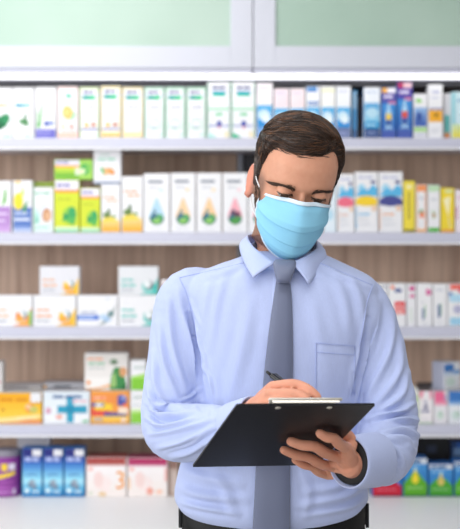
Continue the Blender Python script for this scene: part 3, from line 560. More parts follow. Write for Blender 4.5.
place(168.4, 178, 461, Z_E, '#b9a49a', 'brownish pack half hidden behind the waist, worktop', GE, lambda c: c.r(0, .8, 1, 1, '#8f6f66').r(.4, .1, .8, .7, '#cfc0b8'), yf=YE + .01, depth=.07)
place(17, 50, 436, Z_E, '#d6d3d9', 'plain pale grey carton standing behind the blue cartons', GE, None, yf=YE + .075, depth=.08)
def house(col, apex, dropc):
    def f(c):
        c.g(0, .3, 1, 1, '#2f7cc4', '#4f9ad6', 4).r(0, .86, 1, 1, '#d5dbe4').t(.08, .88, .8, .08, '#3f6a9c', 2).t(.1, .74, .7, .05, '#8fc0e8', 2)
        c.p([(0, 0), (1, 0), (1, .34), (.78, .5), (.5, apex), (.22, .5), (0, .34)], col); c.g(0, 0, 1, .12, mixc(col, '#183818', .35), col, 2)
        if dropc: c.e(.5, .46, .15, .13, dropc).p([(.36, .5), (.5, .72), (.64, .5)], dropc).p([(.4, .62), (.5, .76), (.6, .62), (.5, .68)], '#d8ecd0')
        c.t(.15, .2, .85, .05, mixc(col, '#ffffff', .35), 3)
    return f
place(372, 402, 466, Z_E, '#2f6fb8', 'red and blue pack on the worktop beside the cuff', GE, house('#c81f3a', .66, None), yf=YE, depth=.07)
place(402.8, 427.8, 458, Z_E, '#2f6fb8', 'blue pack with green gable and yellow drop, worktop', GE, house('#5fae2c', .72, '#f3dc3a'), yf=YE, depth=.07, rot=.03)
place(428.6, 453.2, 464, Z_E, '#2f6fb8', 'shorter blue pack with green gable and pale drop, worktop', GE, house('#4ba336', .64, '#d9c46a'), yf=YE, depth=.07)
place(454, 474, 461, Z_E, '#2f6fb8', 'blue pack with green gable cut by the right edge, worktop', GE, house('#58b02c', .66, None), yf=YE, depth=.07)
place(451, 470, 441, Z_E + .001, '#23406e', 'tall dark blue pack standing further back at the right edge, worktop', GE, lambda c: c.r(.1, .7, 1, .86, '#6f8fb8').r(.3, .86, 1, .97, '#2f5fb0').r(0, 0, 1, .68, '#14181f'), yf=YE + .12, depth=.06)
place(417, 449.5, 437, Z_E, '#141519', 'near-black carton added to darken the gap behind the green gable packs', GE, lambda c: c.r(.3, .7, .6, .85, '#2c3448').t(.2, .5, .8, .04, '#33384a'), yf=YE + .12, depth=.07)  # added carton, coloured near black so the gap behind the packs reads dark
# ------------------------------------------------------------------ the man
MX = 0.096
man = root_empty('person', (MX, 0.0, 0.0), 'man in light blue shirt, grey tie and face mask writing on a clipboard', 'person')
BD = 2.5                                        # depth of the body's middle

# the clipboard's plane, which both hands keep to
BO = at(306.82, 403.26, 2.03)                   # middle of the clip edge
BU, BV = Vector((.9666, .2532, -.027)).normalized(), Vector((.238, -.865, .442)).normalized()
BU = (BU - BV * BU.dot(BV)).normalized()
BN = BV.cross(BU).normalized()
if BN.z < 0: BN = -BN                           # the paper side
BW, BL, BT = .215, .30, .003
def on_board(px, py, off):
    """where the sight line through a pixel comes within off of the board's plane (positive: paper side)"""
    a = at(px, py, 1.0); o = Vector((0, CAM_Y, CAM_Z)); d = a - o
    k = ((BO + BN * off) - o).dot(BN) / d.dot(BN); return o + d * k
def bpt(u, v, n): return BO + BU * u - BV * v + BN * n     # u across, v from the clip edge down the page, n above it

pen_tip = at(313.0, 407.5, 2.150); pen_end = at(266.5, 371.5, 2.196)
PD = (pen_end - pen_tip).normalized(); PL = (pen_end - pen_tip).length
def clear_of_props(C):
    """keep skin and cloth just off the board, the paper, the clip and the pen that they touch"""
    D = C - np.array(BO); u, v, n = D @ np.array(BU), -(D @ np.array(BV)), D @ np.array(BN); n2 = n.copy()
    foot = (np.abs(u) < BW / 2 + .003) & (v > -.003) & (v < BL + .003)
    above = n > np.where((u < .045) & (v < .13), -.0075, -BT / 2)
    n2 = np.where(foot & above, np.maximum(n2, .0026), n2)
    n2 = np.where(foot & ~above, np.minimum(n2, -BT - .0006), n2)
    n2 = np.where(above & (np.abs(u) < .060) & (v < .046) & (v > -.004), np.maximum(n2, .0130), n2)
    # whatever wraps the right-hand edge goes round it
    wrap = (u > BW / 2 - .010) & (u < BW / 2 + .005) & (v > 0) & (v < BL) & (n > -BT - .004) & (n < .004) & (u < BW / 2 + .0045)
    inside = wrap & (np.abs(n + BT / 2) < .0045) & (u > BW / 2 - .004)
    n2 = np.where(inside, n, n2); du = np.where(inside, np.maximum(u, BW / 2 + .0045) - u, 0)
    C = C + (n2 - n)[:, None] * np.array(BN) + du[:, None] * np.array(BU)
    P = C - np.array(pen_tip); s = P @ np.array(PD); R = P - s[:, None] * np.array(PD); r = np.linalg.norm(R, axis=1); need = np.interp(s, [-.003, 0, .012, .022], [.0018, .0026, .0052, .0074])
    m = (s > -.003) & (s < PL + .002) & (r < need)
    C[m] += R[m] / np.maximum(r[m], 1e-5)[:, None] * (need[m] - r[m])[:, None]
    return C

# ---- head, in its own frame: x to the picture's right, y backwards, z up, eyes at z = 0
HS = 0.93
H_ROT = Matrix.Rotation(math.radians(8), 3, 'Y') @ Matrix.Rotation(math.radians(10), 3, 'Z') @ Matrix.Rotation(math.radians(21), 3, 'X')
H_POS = at(294.3, 182.3, 2.47)
def hw(p): return H_POS + H_ROT @ (Vector(p) * HS)
H_INV = H_ROT.inverted()
def h_local(w): return (H_INV @ (Vector(w) - H_POS)) / HS
HZ = np.array([-.121, -.117, -.110, -.097, -.08, -.06, -.04, -.02, 0, .015, .03, .055, .08, .1, .112, .1175, .1195])
HWd = np.array([.010, .026, .041, .053, .0605, .066, .070, .0722, .0735, .075, .0757, .0745, .0675, .053, .036, .018, .006])
HF = np.array([-.066, -.080, -.088, -.0925, -.092, -.0925, -.0925, -.092, -.0915, -.0965, -.0975, -.0945, -.0855, -.067, -.045, -.018, .004])
HB = np.array([-.045, -.030, -.012, .01, .03, .052, .074, .09, .097, .1, .101, .099, .091, .074, .054, .034, .016])
HM = np.array([-.055, -.050, -.040, -.028, -.016, -.006, .004, .008, .01, .01, .01, .01, .01, .01, .01, .01, .01])
def interp(z, A): return float(np.interp(z, HZ, A))
def gau(x, s): return math.exp(-.5 * (x / s) ** 2)
def head_pt(t, z, grow=0.0):
    """a point of the head's skin: t = 0 at the face, +-pi/2 at the sides; grow pushes it outwards"""
    w, f, b, m = interp(z, HWd), interp(z, HF), interp(z, HB), interp(z, HM)
    s, c = math.sin(t), math.cos(t); e = .88 if c > 0 else 1.0
    x = w * math.copysign(abs(s) ** (.92 if c > 0 else 1.0), s)
    y = m + ((f - m) if c > 0 else (b - m)) * abs(c) ** e
    if c > 0:
        for sx in (-1, 1):
            y += .0130 * gau(x - sx * .032, .0155) * gau(z - .005, .0090)          # eye sockets
            y -= .0035 * gau(x - sx * .030, .020) * gau(z - .0185, .0065)           # brows
            y -= .0030 * gau(x - sx * .047, .016) * gau(z + .028, .014)             # cheekbones
        y -= .004 * gau(x, .02) * gau(z + .072, .008)
        y += .003 * gau(x, .02) * gau(z + .088, .005)
    if grow:
        cz = .02 if z > .02 else z
        d = Vector((x, y - m, (z - cz) * 1.0)); d = d.normalized() if d.length > 1e-6 else Vector((0, 0, 1))
        return Vector((x, y, z)) + d * grow
    return Vector((x, y, z))
def dense(a, n): return list(np.interp(np.linspace(0, len(a) - 1, n), range(len(a)), a))

body = bmesh.new()
zz = dense(HZ, 66)
loft(body, [[hw(head_pt(2 * PI * k / 96, z)) for k in range(96)] for z in zz])
# nose
rings = []
for (z, y, w, d) in ((.020, -.0965, .007, .006), (.008, -.0985, .0065, .008), (-.006, -.103, .0075, .012), (-.022, -.111, .010, .018), (-.036, -.119, .014, .024), (-.046, -.120, .0165, .026), (-.053, -.112, .014, .02)):
    rings.append([hw((w * math.cos(2 * PI * k / 16), y + d + d * math.sin(2 * PI * k / 16), z)) for k in range(16)])
loft(body, rings)
# eyelids: slices of a ball closed down over the lowered gaze
EYES = [Vector((sx * .0325, -.0755, .0045)) for sx in (-1, 1)]
LID_R = .0158
def lune(c, a0, a1, r, n=14, m=20):
    """slice of a ball about the x axis between two elevations"""
    pole0 = body.verts.new(hw(c + Vector((-r, 0, 0)))); pole1 = body.verts.new(hw(c + Vector((r, 0, 0))))
    grid = []
    for i in range(n + 1):
        a = math.radians(a0 + (a1 - a0) * i / n)
        grid.append([body.verts.new(hw(c + Vector((-r * math.cos(PI * j / m), -r * math.sin(PI * j / m) * math.cos(a), r * math.sin(PI * j / m) * math.sin(a))))) for j in range(1, m)])
    for i in range(n):
        for j in range(m - 2): body.faces.new((grid[i][j], grid[i][j + 1], grid[i + 1][j + 1], grid[i + 1][j]))
        body.faces.new((pole0, grid[i][0], grid[i + 1][0])); body.faces.new((pole1, grid[i + 1][-1], grid[i][-1]))
    body.faces.new([pole0] + grid[0] + [pole1]); body.faces.new([pole1] + grid[-1][::-1] + [pole0])
for c in EYES:
    lune(c, -4, 120, LID_R); lune(c, -150, -44, LID_R)
# ears
def ear(sx):
    c = Vector((sx * .0765, .016, -.016)); out = math.radians(28)
    ax = Vector((sx * math.sin(out), math.cos(out), .12)).normalized(); az = (Vector((0, .2, 1)) - ax * Vector((0, .2, 1)).dot(ax)).normalized(); an = ax.cross(az) * (1 if sx < 0 else -1)
    prof = [(-.004, -.031), (-.009, -.022), (-.011, -.008), (-.010, .006), (-.008, .02), (-.001, .0305), (.009, .0325), (.017, .026), (.020, .014), (.0185, .0), (.013, -.014), (.007, -.026), (.002, -.032)]
    pts = catmull(prof + [prof[0]], 40)
    tube(body, [hw(c + ax * p[0] + az * p[1] + an * .002) for p in pts[4:38]], [.0042 * HS] * 34, 8)
    rim = [c + ax * p[0] + az * p[1] for p in pts[:-1]]
    loft(body, [[hw(p + an * .0028 - (p - c) * .04) for p in rim], [hw(p - an * .0028) for p in rim]])
    tube(body, [hw(c + ax * x + az * z + an * .003) for x, z in ((-.002, -.012), (.006, -.006), (.010, .006), (.006, .018))], [.003 * HS] * 4, 8)
    tube(body, [hw(c + ax * x + az * z + an * .001) for x, z in ((0, -.026), (.005, -.029))], [.0062 * HS] * 2, 10)
    tube(body, [hw(Vector((sx * .068, .012, z))) for z in (-.03, .01)], [.009 * HS] * 2, 10)
ear(-1); ear(1)
# neck, trunk and arms
NB = at(282, 262, 2.495)
neck_top = hw((0, .012, -.075))
tube(body, [neck_top + Vector((0, .0, .03)), neck_top, neck_top.lerp(NB, .5) + Vector((0, .004, 0)), NB + Vector((0, 0, -.0)), NB + Vector((0, .01, -.05))], [.054, .057, .060, .062, .066], 28)
def at3(x, y, d=BD): return at(x, y, d)
tube(body, [at3(284, 300), at3(284, 350), at3(278, 430), at3(275, 510), at3(275, 560)], [.085, .10, .1, .1, .1], 24)
R_SH, R_EL, R_WR = at(196, 302, 2.50), at(172, 428, 2.43), at(250, 417, 2.215)
L_SH, L_EL, L_WR = at(362, 312, 2.50), at(389, 442, 2.425), on_board(351.5, 464, -.021)
tube(body, [at3(240, 292), R_SH, R_SH.lerp(R_EL, .5), R_EL], [.034, .030, .027, .026], 20)
tube(body, [R_EL, at(215, 430, 2.325), R_WR], [.026, .027, .025], 20)
tube(body, [at3(330, 292), L_SH, L_SH.lerp(L_EL, .5), L_EL], [.034, .030, .027, .026], 20)
tube(body, [L_EL, L_EL.lerp(L_WR, .35), L_WR], [.026, .027, .025], 20)

# left hand (the picture's right): palm past the board's right edge, fingers spread under it, thumb on top
def finger(pts, r0, r1):
    P = catmull(pts, 13); n = len(P)
    rad = [r0 + (r1 - r0) * i / (n - 1) + .0006 * (gau(i - 4.2, .9) + gau(i - 8.4, .9)) for i in range(n)]
    tube(body, P, rad, 14)
fu = -.0118                                        # finger centres ride this far under the board
LK = [on_board(346, 447.5, -.016), on_board(340, 457.5, -.0175), on_board(333.5, 467, -.0175), on_board(327.5, 475, -.016)]   # knuckles
tips = [on_board(320, 433.5, fu), on_board(291, 441.5, fu), on_board(284, 450, fu), on_board(295, 460, fu + .001)]
mids = [on_board(334, 438.5, fu - .006), on_board(315, 446.5, fu - .008), on_board(309, 457.5, fu - .007), on_board(312, 467, fu - .005)]
rr = [(.0094, .0074), (.0096, .0076), (.0090, .0072), (.0080, .0063)]
for k in range(4): finger([LK[k], LK[k].lerp(mids[k], .55) - BN * .003, mids[k], mids[k].lerp(tips[k], .55) - BN * .0022, tips[k]], *rr[k])
for k in range(4): tube(body, [L_WR.lerp(LK[k], .12), L_WR.lerp(LK[k], .6) - BN * .0015, LK[k]], [.014, .0125, .0104 - .0006 * k], 14)
tube(body, [L_WR, L_WR.lerp(LK[1].lerp(LK[2], .5), .45), LK[1].lerp(LK[2], .5)], [.020, .0185, .0115], 16)
# thumb: out of the side of the palm, over the edge of the board
e_r = lambda v, n: bpt(BW / 2 + .010, v, n)
th0 = L_WR.lerp(LK[0], .45) + BN * .010
finger([th0, on_board(351, 443, .006), on_board(347, 435, .017), on_board(338, 431, .0165), on_board(327, 430, .0135)], .0115, .0085)

# right hand (the picture's left): fist round the pen, resting on the paper behind the clip
rk = [at(273, 386.5, 2.155), at(267, 394, 2.140), at(263, 402, 2.130), at(261, 410, 2.125)]
pip = [at(299, 385, 2.135), at(300.5, 395, 2.118), at(295, 404, 2.112), at(288, 412, 2.115)]
dip = [at(310.5, 391, 2.124), at(308, 402, 2.11), at(303, 409, 2.108), at(293, 415, 2.115)]
tip = [at(317, 396.5, 2.120), at(309, 410, 2.118), at(299, 415, 2.124), at(284, 417, 2.13)]
for k in range(4): finger([rk[k], rk[k].lerp(pip[k], .55) + Vector((0, -.002, .002)), pip[k], dip[k], tip[k]], [.0086, .0084, .0082, .0078][k], [.0070, .0070, .0068, .0062][k])
for k in range(4): tube(body, [R_WR.lerp(rk[k], .1), R_WR.lerp(rk[k], .6) + Vector((0, -.002, .002)), rk[k]], [.015, .013, .0094 - .0004 * k], 14)
tube(body, [R_WR, R_WR.lerp(rk[1].lerp(rk[2], .5), .5), rk[1].lerp(rk[2], .5)], [.021, .019, .0105], 16)
# thumb along the other side of the pen
finger([R_WR.lerp(rk[0], .45) + Vector((.002, .012, -.004)), at(279, 400, 2.192), at(294, 402, 2.188), at(305, 405, 2.170), at(312, 409, 2.158)], .0135, .0085)

def remesh(name, bm, voxel, smooth_it, factor=.5):
    """weld a set of closed shells into one continuous skin"""
    bmesh.ops.recalc_face_normals(bm, faces=bm.faces)
    me = bpy.data.meshes.new(name); bm.to_mesh(me); bm.free()
    o = bpy.data.objects.new(name, me); COL.objects.link(o)
    md = o.modifiers.new('weld', 'REMESH'); md.mode = 'VOXEL'; md.voxel_size = voxel
    if smooth_it:
        sm = o.modifiers.new('relax', 'SMOOTH'); sm.factor = factor; sm.iterations = smooth_it
    out = bpy.data.meshes.new_from_object(o.evaluated_get(bpy.context.evaluated_depsgraph_get()))
    bpy.data.objects.remove(o); bpy.data.meshes.remove(me); out.name = name
    return out
def coords(me):
    a = np.empty(len(me.vertices) * 3, np.float32); me.vertices.foreach_get('co', a); return a.reshape(-1, 3).astype(float)
def normals(me):
    a = np.empty(len(me.vertices) * 3, np.float32); me.vertices.foreach_get('normal', a); return a.reshape(-1, 3).astype(float)
def set_coords(me, c): me.vertices.foreach_set('co', c.astype(np.float32).ravel()); me.update()
def bvh_of(me):
    return BVHTree.FromPolygons([v.co.copy() for v in me.vertices], [tuple(p.vertices) for p in me.polygons])

body_me = remesh('body', body, .0019, 2)
BC = clear_of_props(coords(body_me)); set_coords(body_me, BC)
inv = np.array(H_INV); HLc = (BC - np.array(H_POS)) @ inv.T / HS
# the skin's own tones: beard shadow on jaw and lip, redder ears, nose, knuckles
tint = np.zeros((len(BC), 4), np.float32); tint[:, 3] = 1
x, y, z = HLc.T; ishead = (z > -.125) & (np.abs(x) < .11) & (y > -.14) & (y < .13)
sm = lambda e0, e1, v: np.clip((v - e0) / (e1 - e0), 0, 1) ** 2 * (3 - 2 * np.clip((v - e0) / (e1 - e0), 0, 1))
side = sm(.055, .066, np.abs(x)) * sm(.02, .004, y) * sm(-.055, -.035, y)
beard = np.maximum(sm(-.030, -.048, z) * sm(.03, -.005, y), side * sm(.03, .0, z)) * ishead
tint[:, 0] = beard
earz = (np.abs(x) > .076) & (np.abs(z + .016) < .045)
tint[:, 1] = np.where(ishead, np.maximum(earz * .8, np.exp(-((x / .018) ** 2 + ((z + .04) / .02) ** 2)) * (y < -.08) * .7), 0)
hand = (BC[:, 1] < -.24) & (BC[:, 2] < 1.45)
tint[:, 1] = np.where(hand, .3, tint[:, 1])
ca = body_me.color_attributes.new('skin_tone', 'FLOAT_COLOR', 'POINT'); ca.data.foreach_set('color', tint.ravel())
def skin_mat():
    m, nt, b = principled('skin')
    at_ = N(nt, 'ShaderNodeAttribute', attribute_name='skin_tone'); sp = N(nt, 'ShaderNodeSeparateColor'); nt.links.new(at_.outputs['Color'], sp.inputs['Color'])
    tc = N(nt, 'ShaderNodeTexCoord'); no = N(nt, 'ShaderNodeTexNoise'); no.inputs['Scale'].default_value = 90; no.inputs['Detail'].default_value = 4; nt.links.new(tc.outputs['Object'], no.inputs['Vector'])
    base = N(nt, 'ShaderNodeMix', data_type='RGBA'); base.inputs[6].default_value = (*lin('#cd9074'), 1); base.inputs[7].default_value = (*lin('#d9a286'), 1); nt.links.new(no.outputs['Fac'], base.inputs[0])
    red = N(nt, 'ShaderNodeMix', data_type='RGBA'); red.inputs[7].default_value = (*lin('#d98c76'), 1); nt.links.new(sp.outputs['Green'], red.inputs[0]); nt.links.new(base.outputs[2], red.inputs[6])
    n2 = N(nt, 'ShaderNodeTexNoise'); n2.inputs['Scale'].default_value = 700; nt.links.new(tc.outputs['Object'], n2.inputs['Vector'])
    mu = N(nt, 'ShaderNodeMath', operation='MULTIPLY'); nt.links.new(sp.outputs['Red'], mu.inputs[0])
    mr = N(nt, 'ShaderNodeMapRange'); mr.inputs['To Min'].default_value = .45; mr.inputs['To Max'].default_value = .95; nt.links.new(n2.outputs['Fac'], mr.inputs['Value']); nt.links.new(mr.outputs['Result'], mu.inputs[1])
    bd = N(nt, 'ShaderNodeMix', data_type='RGBA'); bd.inputs[7].default_value = (*lin('#5e4538'), 1); nt.links.new(mu.outputs[0], bd.inputs[0]); nt.links.new(red.outputs[2], bd.inputs[6])
    nt.links.new(bd.outputs[2], b.inputs['Base Color']); b.inputs['Roughness'].default_value = .5; b.inputs['Specular IOR Level'].default_value = .38
    b.inputs['Subsurface Weight'].default_value = .12; b.inputs['Subsurface Radius'].default_value = (.9, .35, .2); b.inputs['Subsurface Scale'].default_value = .008
    bp = N(nt, 'ShaderNodeBump'); bp.inputs['Strength'].default_value = .12; bp.inputs['Distance'].default_value = .0006; nt.links.new(n2.outputs['Fac'], bp.inputs['Height']); nt.links.new(bp.outputs['Normal'], b.inputs['Normal'])
    return m
M_SKIN = skin_mat()
body_bvh = bvh_of(body_me)
body_o = link_mesh('body', body_me, M_SKIN, man)
# fingernails on the fingers that show
M_NAIL = simple('fingernail', '#e6b5a4', rough=.3)
for k in range(4):
    t = tips[k]; d = (tips[k] - mids[k]).normalized(); nrm = -BN; sd = d.cross(nrm).normalized()
    c = t - d * .002 + nrm * rr[k][1] * .90; g = []; bm = bmesh.new()
    for i in range(5):
        a = -1 + i * .5
        g.append([c + d * (.0085 * q - .0035) + sd * (a * rr[k][1] * .62) - nrm * (a * a * rr[k][1] * .30 + (max(0, q - .5) ** 2) * .006) for q in (0, .35, .7, 1)])
    loft(bm, g, closed=False); link_bm('fingernail', bm, M_NAIL, body_o)

# eyes, lashes, brows
def eye_mat():
    m, nt, b = principled('eyeball'); tc = N(nt, 'ShaderNodeTexCoord'); gr = N(nt, 'ShaderNodeVectorMath', operation='LENGTH'); 
    nt.links.new(tc.outputs['Object'], gr.inputs[0]); b.inputs['Base Color'].default_value = (*lin('#cfc3bd'), 1); b.inputs['Roughness'].default_value = .15; return m
M_EYE, M_IRIS, M_PUPIL = eye_mat(), simple('brown_iris', '#4a3324', rough=.2), simple('pupil', '#0c0908', rough=.15)
M_HAIR = simple('dark_brown_hair', '#2e1f16', rough=.42, var=.35, scale=60, spec=.45)
M_BROW = simple('brow_hair', '#4a3527', rough=.6, var=.2, scale=60)
for c in EYES:
    bm = bmesh.new(); r = .0141; ga = math.radians(-33); n = 20
    rings = []
    for i in range(1, 16):
        a = PI * i / 16
        rings.append([hw(c + Vector((r * math.sin(a) * math.cos(2 * PI * k / n), -r * (math.cos(a) * math.cos(ga) - math.sin(a) * math.sin(2 * PI * k / n) * math.sin(ga)) , r * (math.cos(a) * math.sin(ga) + math.sin(a) * math.sin(2 * PI * k / n) * math.cos(ga))))) for k in range(n)])
    loft(bm, rings)
    for f in bm.faces:
        cl = h_local(f.calc_center_median()) - c; ang = math.degrees(math.acos(max(-1, min(1, cl.normalized().dot(Vector((0, -math.cos(ga), math.sin(ga))))))))
        f.material_index = 2 if ang < 14 else 1 if ang < 30 else 0
    link_bm('eye', bm, [M_EYE, M_IRIS, M_PUPIL], man)
    bm = bmesh.new()
    lash = [hw(c + Vector((-(LID_R + .0004) * math.cos(b), -(LID_R + .0006) * math.sin(b) * math.cos(math.radians(-6)), (LID_R + .0006) * math.sin(b) * math.sin(math.radians(-6))))) for b in np.linspace(.35, PI - .35, 15)]
    tube(bm, lash, [.0004 + .0009 * math.sin(PI * i / 14) for i in range(15)], 6)
    for i in range(2, 14):
        for q in (0, .5):
            p = lash[i].lerp(lash[min(i + 1, 14)], q); d = (H_ROT @ Vector(((i - 7) * .06, -1, -.75))).normalized() * .0065
            tube(bm, [p, p + d * .6, p + d + (H_ROT @ Vector((0, 0, .0008)))], [.0004, .0003, .0001], 4, round_ends=False)
    link_bm('eyelashes', bm, M_BROW, man)
def strand(bm, P, r, seg=3):
    n = len(P); tube(bm, P, [r * (1 - .85 * (i / (n - 1)) ** 2) for i in range(n)], seg, round_ends=False)
for sx in (-1, 1):
    bm = bmesh.new(); rnd = random.Random(5 + sx)
    for i in range(230):
        s = rnd.random(); q = rnd.gauss(0, .5)
        xx = sx * (.0165 + .037 * s); zz_ = .0135 + .0042 * math.sin(PI * min(1, s * .82 + .1)) - .0015 * s + q * .0060 * (1 - .5 * s)
        P = []
        for k in range(4):
            X, Z = xx + sx * .0026 * k * (.6 + s), zz_ + (.0018 * (1 - 1.5 * s) - q * .0005) * k
            t = math.asin(max(-1, min(1, (abs(X) / interp(Z, HWd)) ** (1 / .92)))) * (1 if X > 0 else -1)
            P.append(hw(head_pt(t, Z, .0012 + .0006 * k)))
        strand(bm, P, .00042)
    link_bm('eyebrow', bm, M_BROW, man)

# ---- hair: a shaped cap with combed strands over it
def hairline(t):
    """lowest z that carries hair, by angle from the face"""
    a = abs(math.degrees(t))
    xs_ = [0, 14, 30, 44, 56, 64, 70, 76, 82, 92, 97, 104, 116, 130, 150, 180]
    left = [.084, .082, .081, .081, .080, .070, .050, .022, -.012, -.030, -.020, .020, .020, -.035, -.070, -.075]
    right = [.084, .085, .087, .089, .086, .072, .052, .024, -.012, -.030, -.020, .020, .020, -.035, -.070, -.075]
    return float(np.interp(a, xs_, left if t < 0 else right))
def hair_thick(t, z):
    a = abs(t); top = max(0.0, min(1.0, (z - .045) / .055))
    front = math.exp(-(a / .9) ** 2)
    side_ = .0055 + .003 * max(0, min(1, (z - .0) / .06))
    swell = .006 * gau(math.atan2(math.sin(t + .25), math.cos(t + .25)), .8) * top
    return side_ + top * (.0060 + .005 * front) + swell
def cap_pt(t, z):
    e = z - hairline(t); k = max(0, min(1, (e + .004) / .018)); k = k * k * (3 - 2 * k)
    return head_pt(t, z, -.002 + (hair_thick(t, z) + .002) * k)
hb = bmesh.new(); NT, NZ = 144, 90
hz = np.concatenate([np.linspace(-.085, .1, 72), np.linspace(.103, .1195, 12)])
grid = [[None] * NT for _ in hz]
for i, zq in enumerate(hz):
    for j in range(NT):
        t = -PI + 2 * PI * j / NT
        if zq >= hairline(t) - .006: grid[i][j] = hb.verts.new(hw(cap_pt(t, zq)))
for i in range(len(hz) - 1):
    for j in range(NT):
        q = (grid[i][j], grid[i][(j + 1) % NT], grid[i + 1][(j + 1) % NT], grid[i + 1][j])
        if all(q): hb.faces.new(q)
hb.faces.new([v for v in grid[-1]])
bmesh.ops.smooth_vert(hb, verts=[v for v in hb.verts if not v.is_boundary and h_local(v.co).z > .07], factor=.5, use_axis_x=True, use_axis_y=True, use_axis_z=True)
for _ in range(10): bmesh.ops.smooth_vert(hb, verts=[v for v in hb.verts if not v.is_boundary and h_local(v.co).z > .1], factor=.5, use_axis_x=True, use_axis_y=True, use_axis_z=True)
hb.verts.index_update(); hb.verts.ensure_lookup_table(); hb.faces.ensure_lookup_table()
cap_bvh = BVHTree.FromBMesh(hb)
rnd = random.Random(11)
def comb(l):
    """combing direction at a local point: top swept across to the picture's right and forward, sides down and back"""
    up = max(0.0, min(1.0, (l.z - .035) / .05))
    top = Vector((.85, -.38 - 1.5 * max(0, -l.x - .02), -.1 + (0.25 if l.y < -.04 else 0))); side = Vector((0, .55, -1))
    return (top * up + side * (1 - up)).normalized()
fl = [f for f in hb.faces]
fw = [f.calc_area() for f in fl]
pick = rnd.choices(fl, fw, k=5200)
cens = [(f.calc_center_median().copy(), [v.co.copy() for v in f.verts]) for f in pick]
for (cm, cv) in cens:
    w = [rnd.random() for _ in cv]; sw = sum(w); p = Vector((0, 0, 0))
    for a, v in zip(w, cv): p += v * (a / sw)
    l = h_local(p); topness = max(0, min(1, (l.z - .04) / .04)); L = (.009 + .030 * topness) * rnd.uniform(.7, 1.25); n = 6; P = []
    jit = Vector((rnd.gauss(0, .12), rnd.gauss(0, .12), rnd.gauss(0, .1))); lift = rnd.uniform(.0002, .0022) * (.4 + topness)
    q = p.copy()
    for k in range(n):
        loc, nrm, _, _ = cap_bvh.find_nearest(q)
        P.append(loc + nrm * (-.0008 + lift * math.sin(PI * (.15 + .7 * k / (n - 1)))))
        d = H_ROT @ (comb(h_local(loc)) + jit); d = (d - nrm * d.dot(nrm)).normalized()
        q = loc + d * (L * HS / (n - 1))
    n0 = len(hb.faces); strand(hb, P, rnd.uniform(.0005, .0011)); hb.faces.ensure_lookup_table(); mi = rnd.choices((0, 1, 2), (5, 3, 1.6 * topness))[0]
    for f in hb.faces[n0:]: f.material_index = mi
link_bm('hair', hb, [M_HAIR, simple('mid_brown_hair', '#452d1d', rough=.4, var=.2, scale=60), simple('light_brown_hair', '#6e482c', rough=.4, var=.2, scale=60)], man)
# short beard on the jaw and in front of the ear
bm = bmesh.new(); rnd = random.Random(3); cnt = 0
while cnt < 1500:
    sx = -1 if rnd.random() < .5 else 1; a = rnd.uniform(52, 96); zq = rnd.uniform(-.112, -.01)
    if a > 90 + (zq + .01) * 40 and zq < -.03: pass
    if a < 70 and zq > -.05: continue
    t = sx * math.radians(a); p = head_pt(t, zq, -.0003); L = rnd.uniform(.003, .0065)
    p2 = head_pt(t - sx * .02, zq - L * .5, .0008); p3 = head_pt(t - sx * .04, zq - L, .0018)
    strand(bm, [hw(p), hw(p2), hw(p3)], .00045); cnt += 1
link_bm('beard', bm, M_BROW, man)

# ---- face mask
def mask_pt(u, v, off=0.0):
    """u -1..1 from the picture's left side to its right, v 0 at the nose to 1 under the chin"""
    cz = float(np.interp(v, [0, .25, .5, .75, 1], [.001, -.034, -.068, -.103, -.128])); cy = float(np.interp(v, [0, .12, .3, .5, .75, .9, 1], [-.1105, -.121, -.131, -.128, -.1185, -.106, -.090]))
    sz = float(np.interp(v, [0, .5, 1], [-.019, -.050, -.082] if u < 0 else [-.026, -.047, -.074])); sxx = float(np.interp(v, [0, .35, .7, 1], [.0625, .067, .066, .055] if u < 0 else [.0700, .067, .060, .045])); sy = float(np.interp(v, [0, .5, 1], [-.030, -.030, -.030]))
    a = abs(u); k = 1 - a ** 1.55; kz = 1 - a ** 1.7
    X = sxx * math.copysign(math.sin(min(1, a) * PI / 2) ** .95, u) if a > 0 else 0
    Y = sy + (cy - sy) * k; Z = sz + (cz - sz) * kz
    if v < .2: Y += .0105 * gau(X / .02, 1) * 0 + .006 * (1 - v / .2) * gau(abs(X) - .026, .009)
    p = Vector((X, Y, Z)); out = Vector((X * .9, -.06 * k - .01, 0)).normalized()
    # pleats: three downward tucks, shallower towards the edges of the sheet
    ph = (v - .18) / .22
    if 0 <= ph < 3: 
        fr = ph % 1.0; off += .0056 * fr ** 1.3 * (1 - .35 * k) * min(1, (1 - a) * 6 + .35)
    return p + out * off
bm = bmesh.new(); NU, NV = 72, 80
vv = np.linspace(0, 1, NV + 1); uu = np.linspace(-1, 1, NU + 1)
g = [[bm.verts.new(hw(mask_pt(u, v))) for u in uu] for v in vv]
for i in range(NV):
    for j in range(NU):
        f = bm.faces.new((g[i][j], g[i][j + 1], g[i + 1][j + 1], g[i + 1][j]))
def fabric(name, col, scale=900, bump=.25, rough=.85, var=.05, **kw):
    m = simple(name, col, rough=rough, bump=bump, scale=scale, var=var, **kw); return m
M_MASK = fabric('pale_blue_mask_sheet', '#8ccbe8', 1200, .3); M_MASKTOP = fabric('white_mask_binding', '#d6e6f3', 1200, .2); M_LOOP = fabric('white_elastic', '#eef0f2', 1500, .2)
mask_o = link_bm('face_mask', bm, M_MASK, man)
sol = mask_o.modifiers.new('sheet', 'SOLIDIFY'); sol.thickness = .0011; sol.offset = -1
def ribbon(path, wdt, up_of):
    bm = bmesh.new(); 
    return bm
bm = bmesh.new()
gg = [[bm.verts.new(hw(mask_pt(u, v, .0010))) for u in uu] for v in np.linspace(-.012, .045, 6)]
for i in range(5):
    for j in range(NU): bm.faces.new((gg[i][j], gg[i][j + 1], gg[i + 1][j + 1], gg[i + 1][j]))
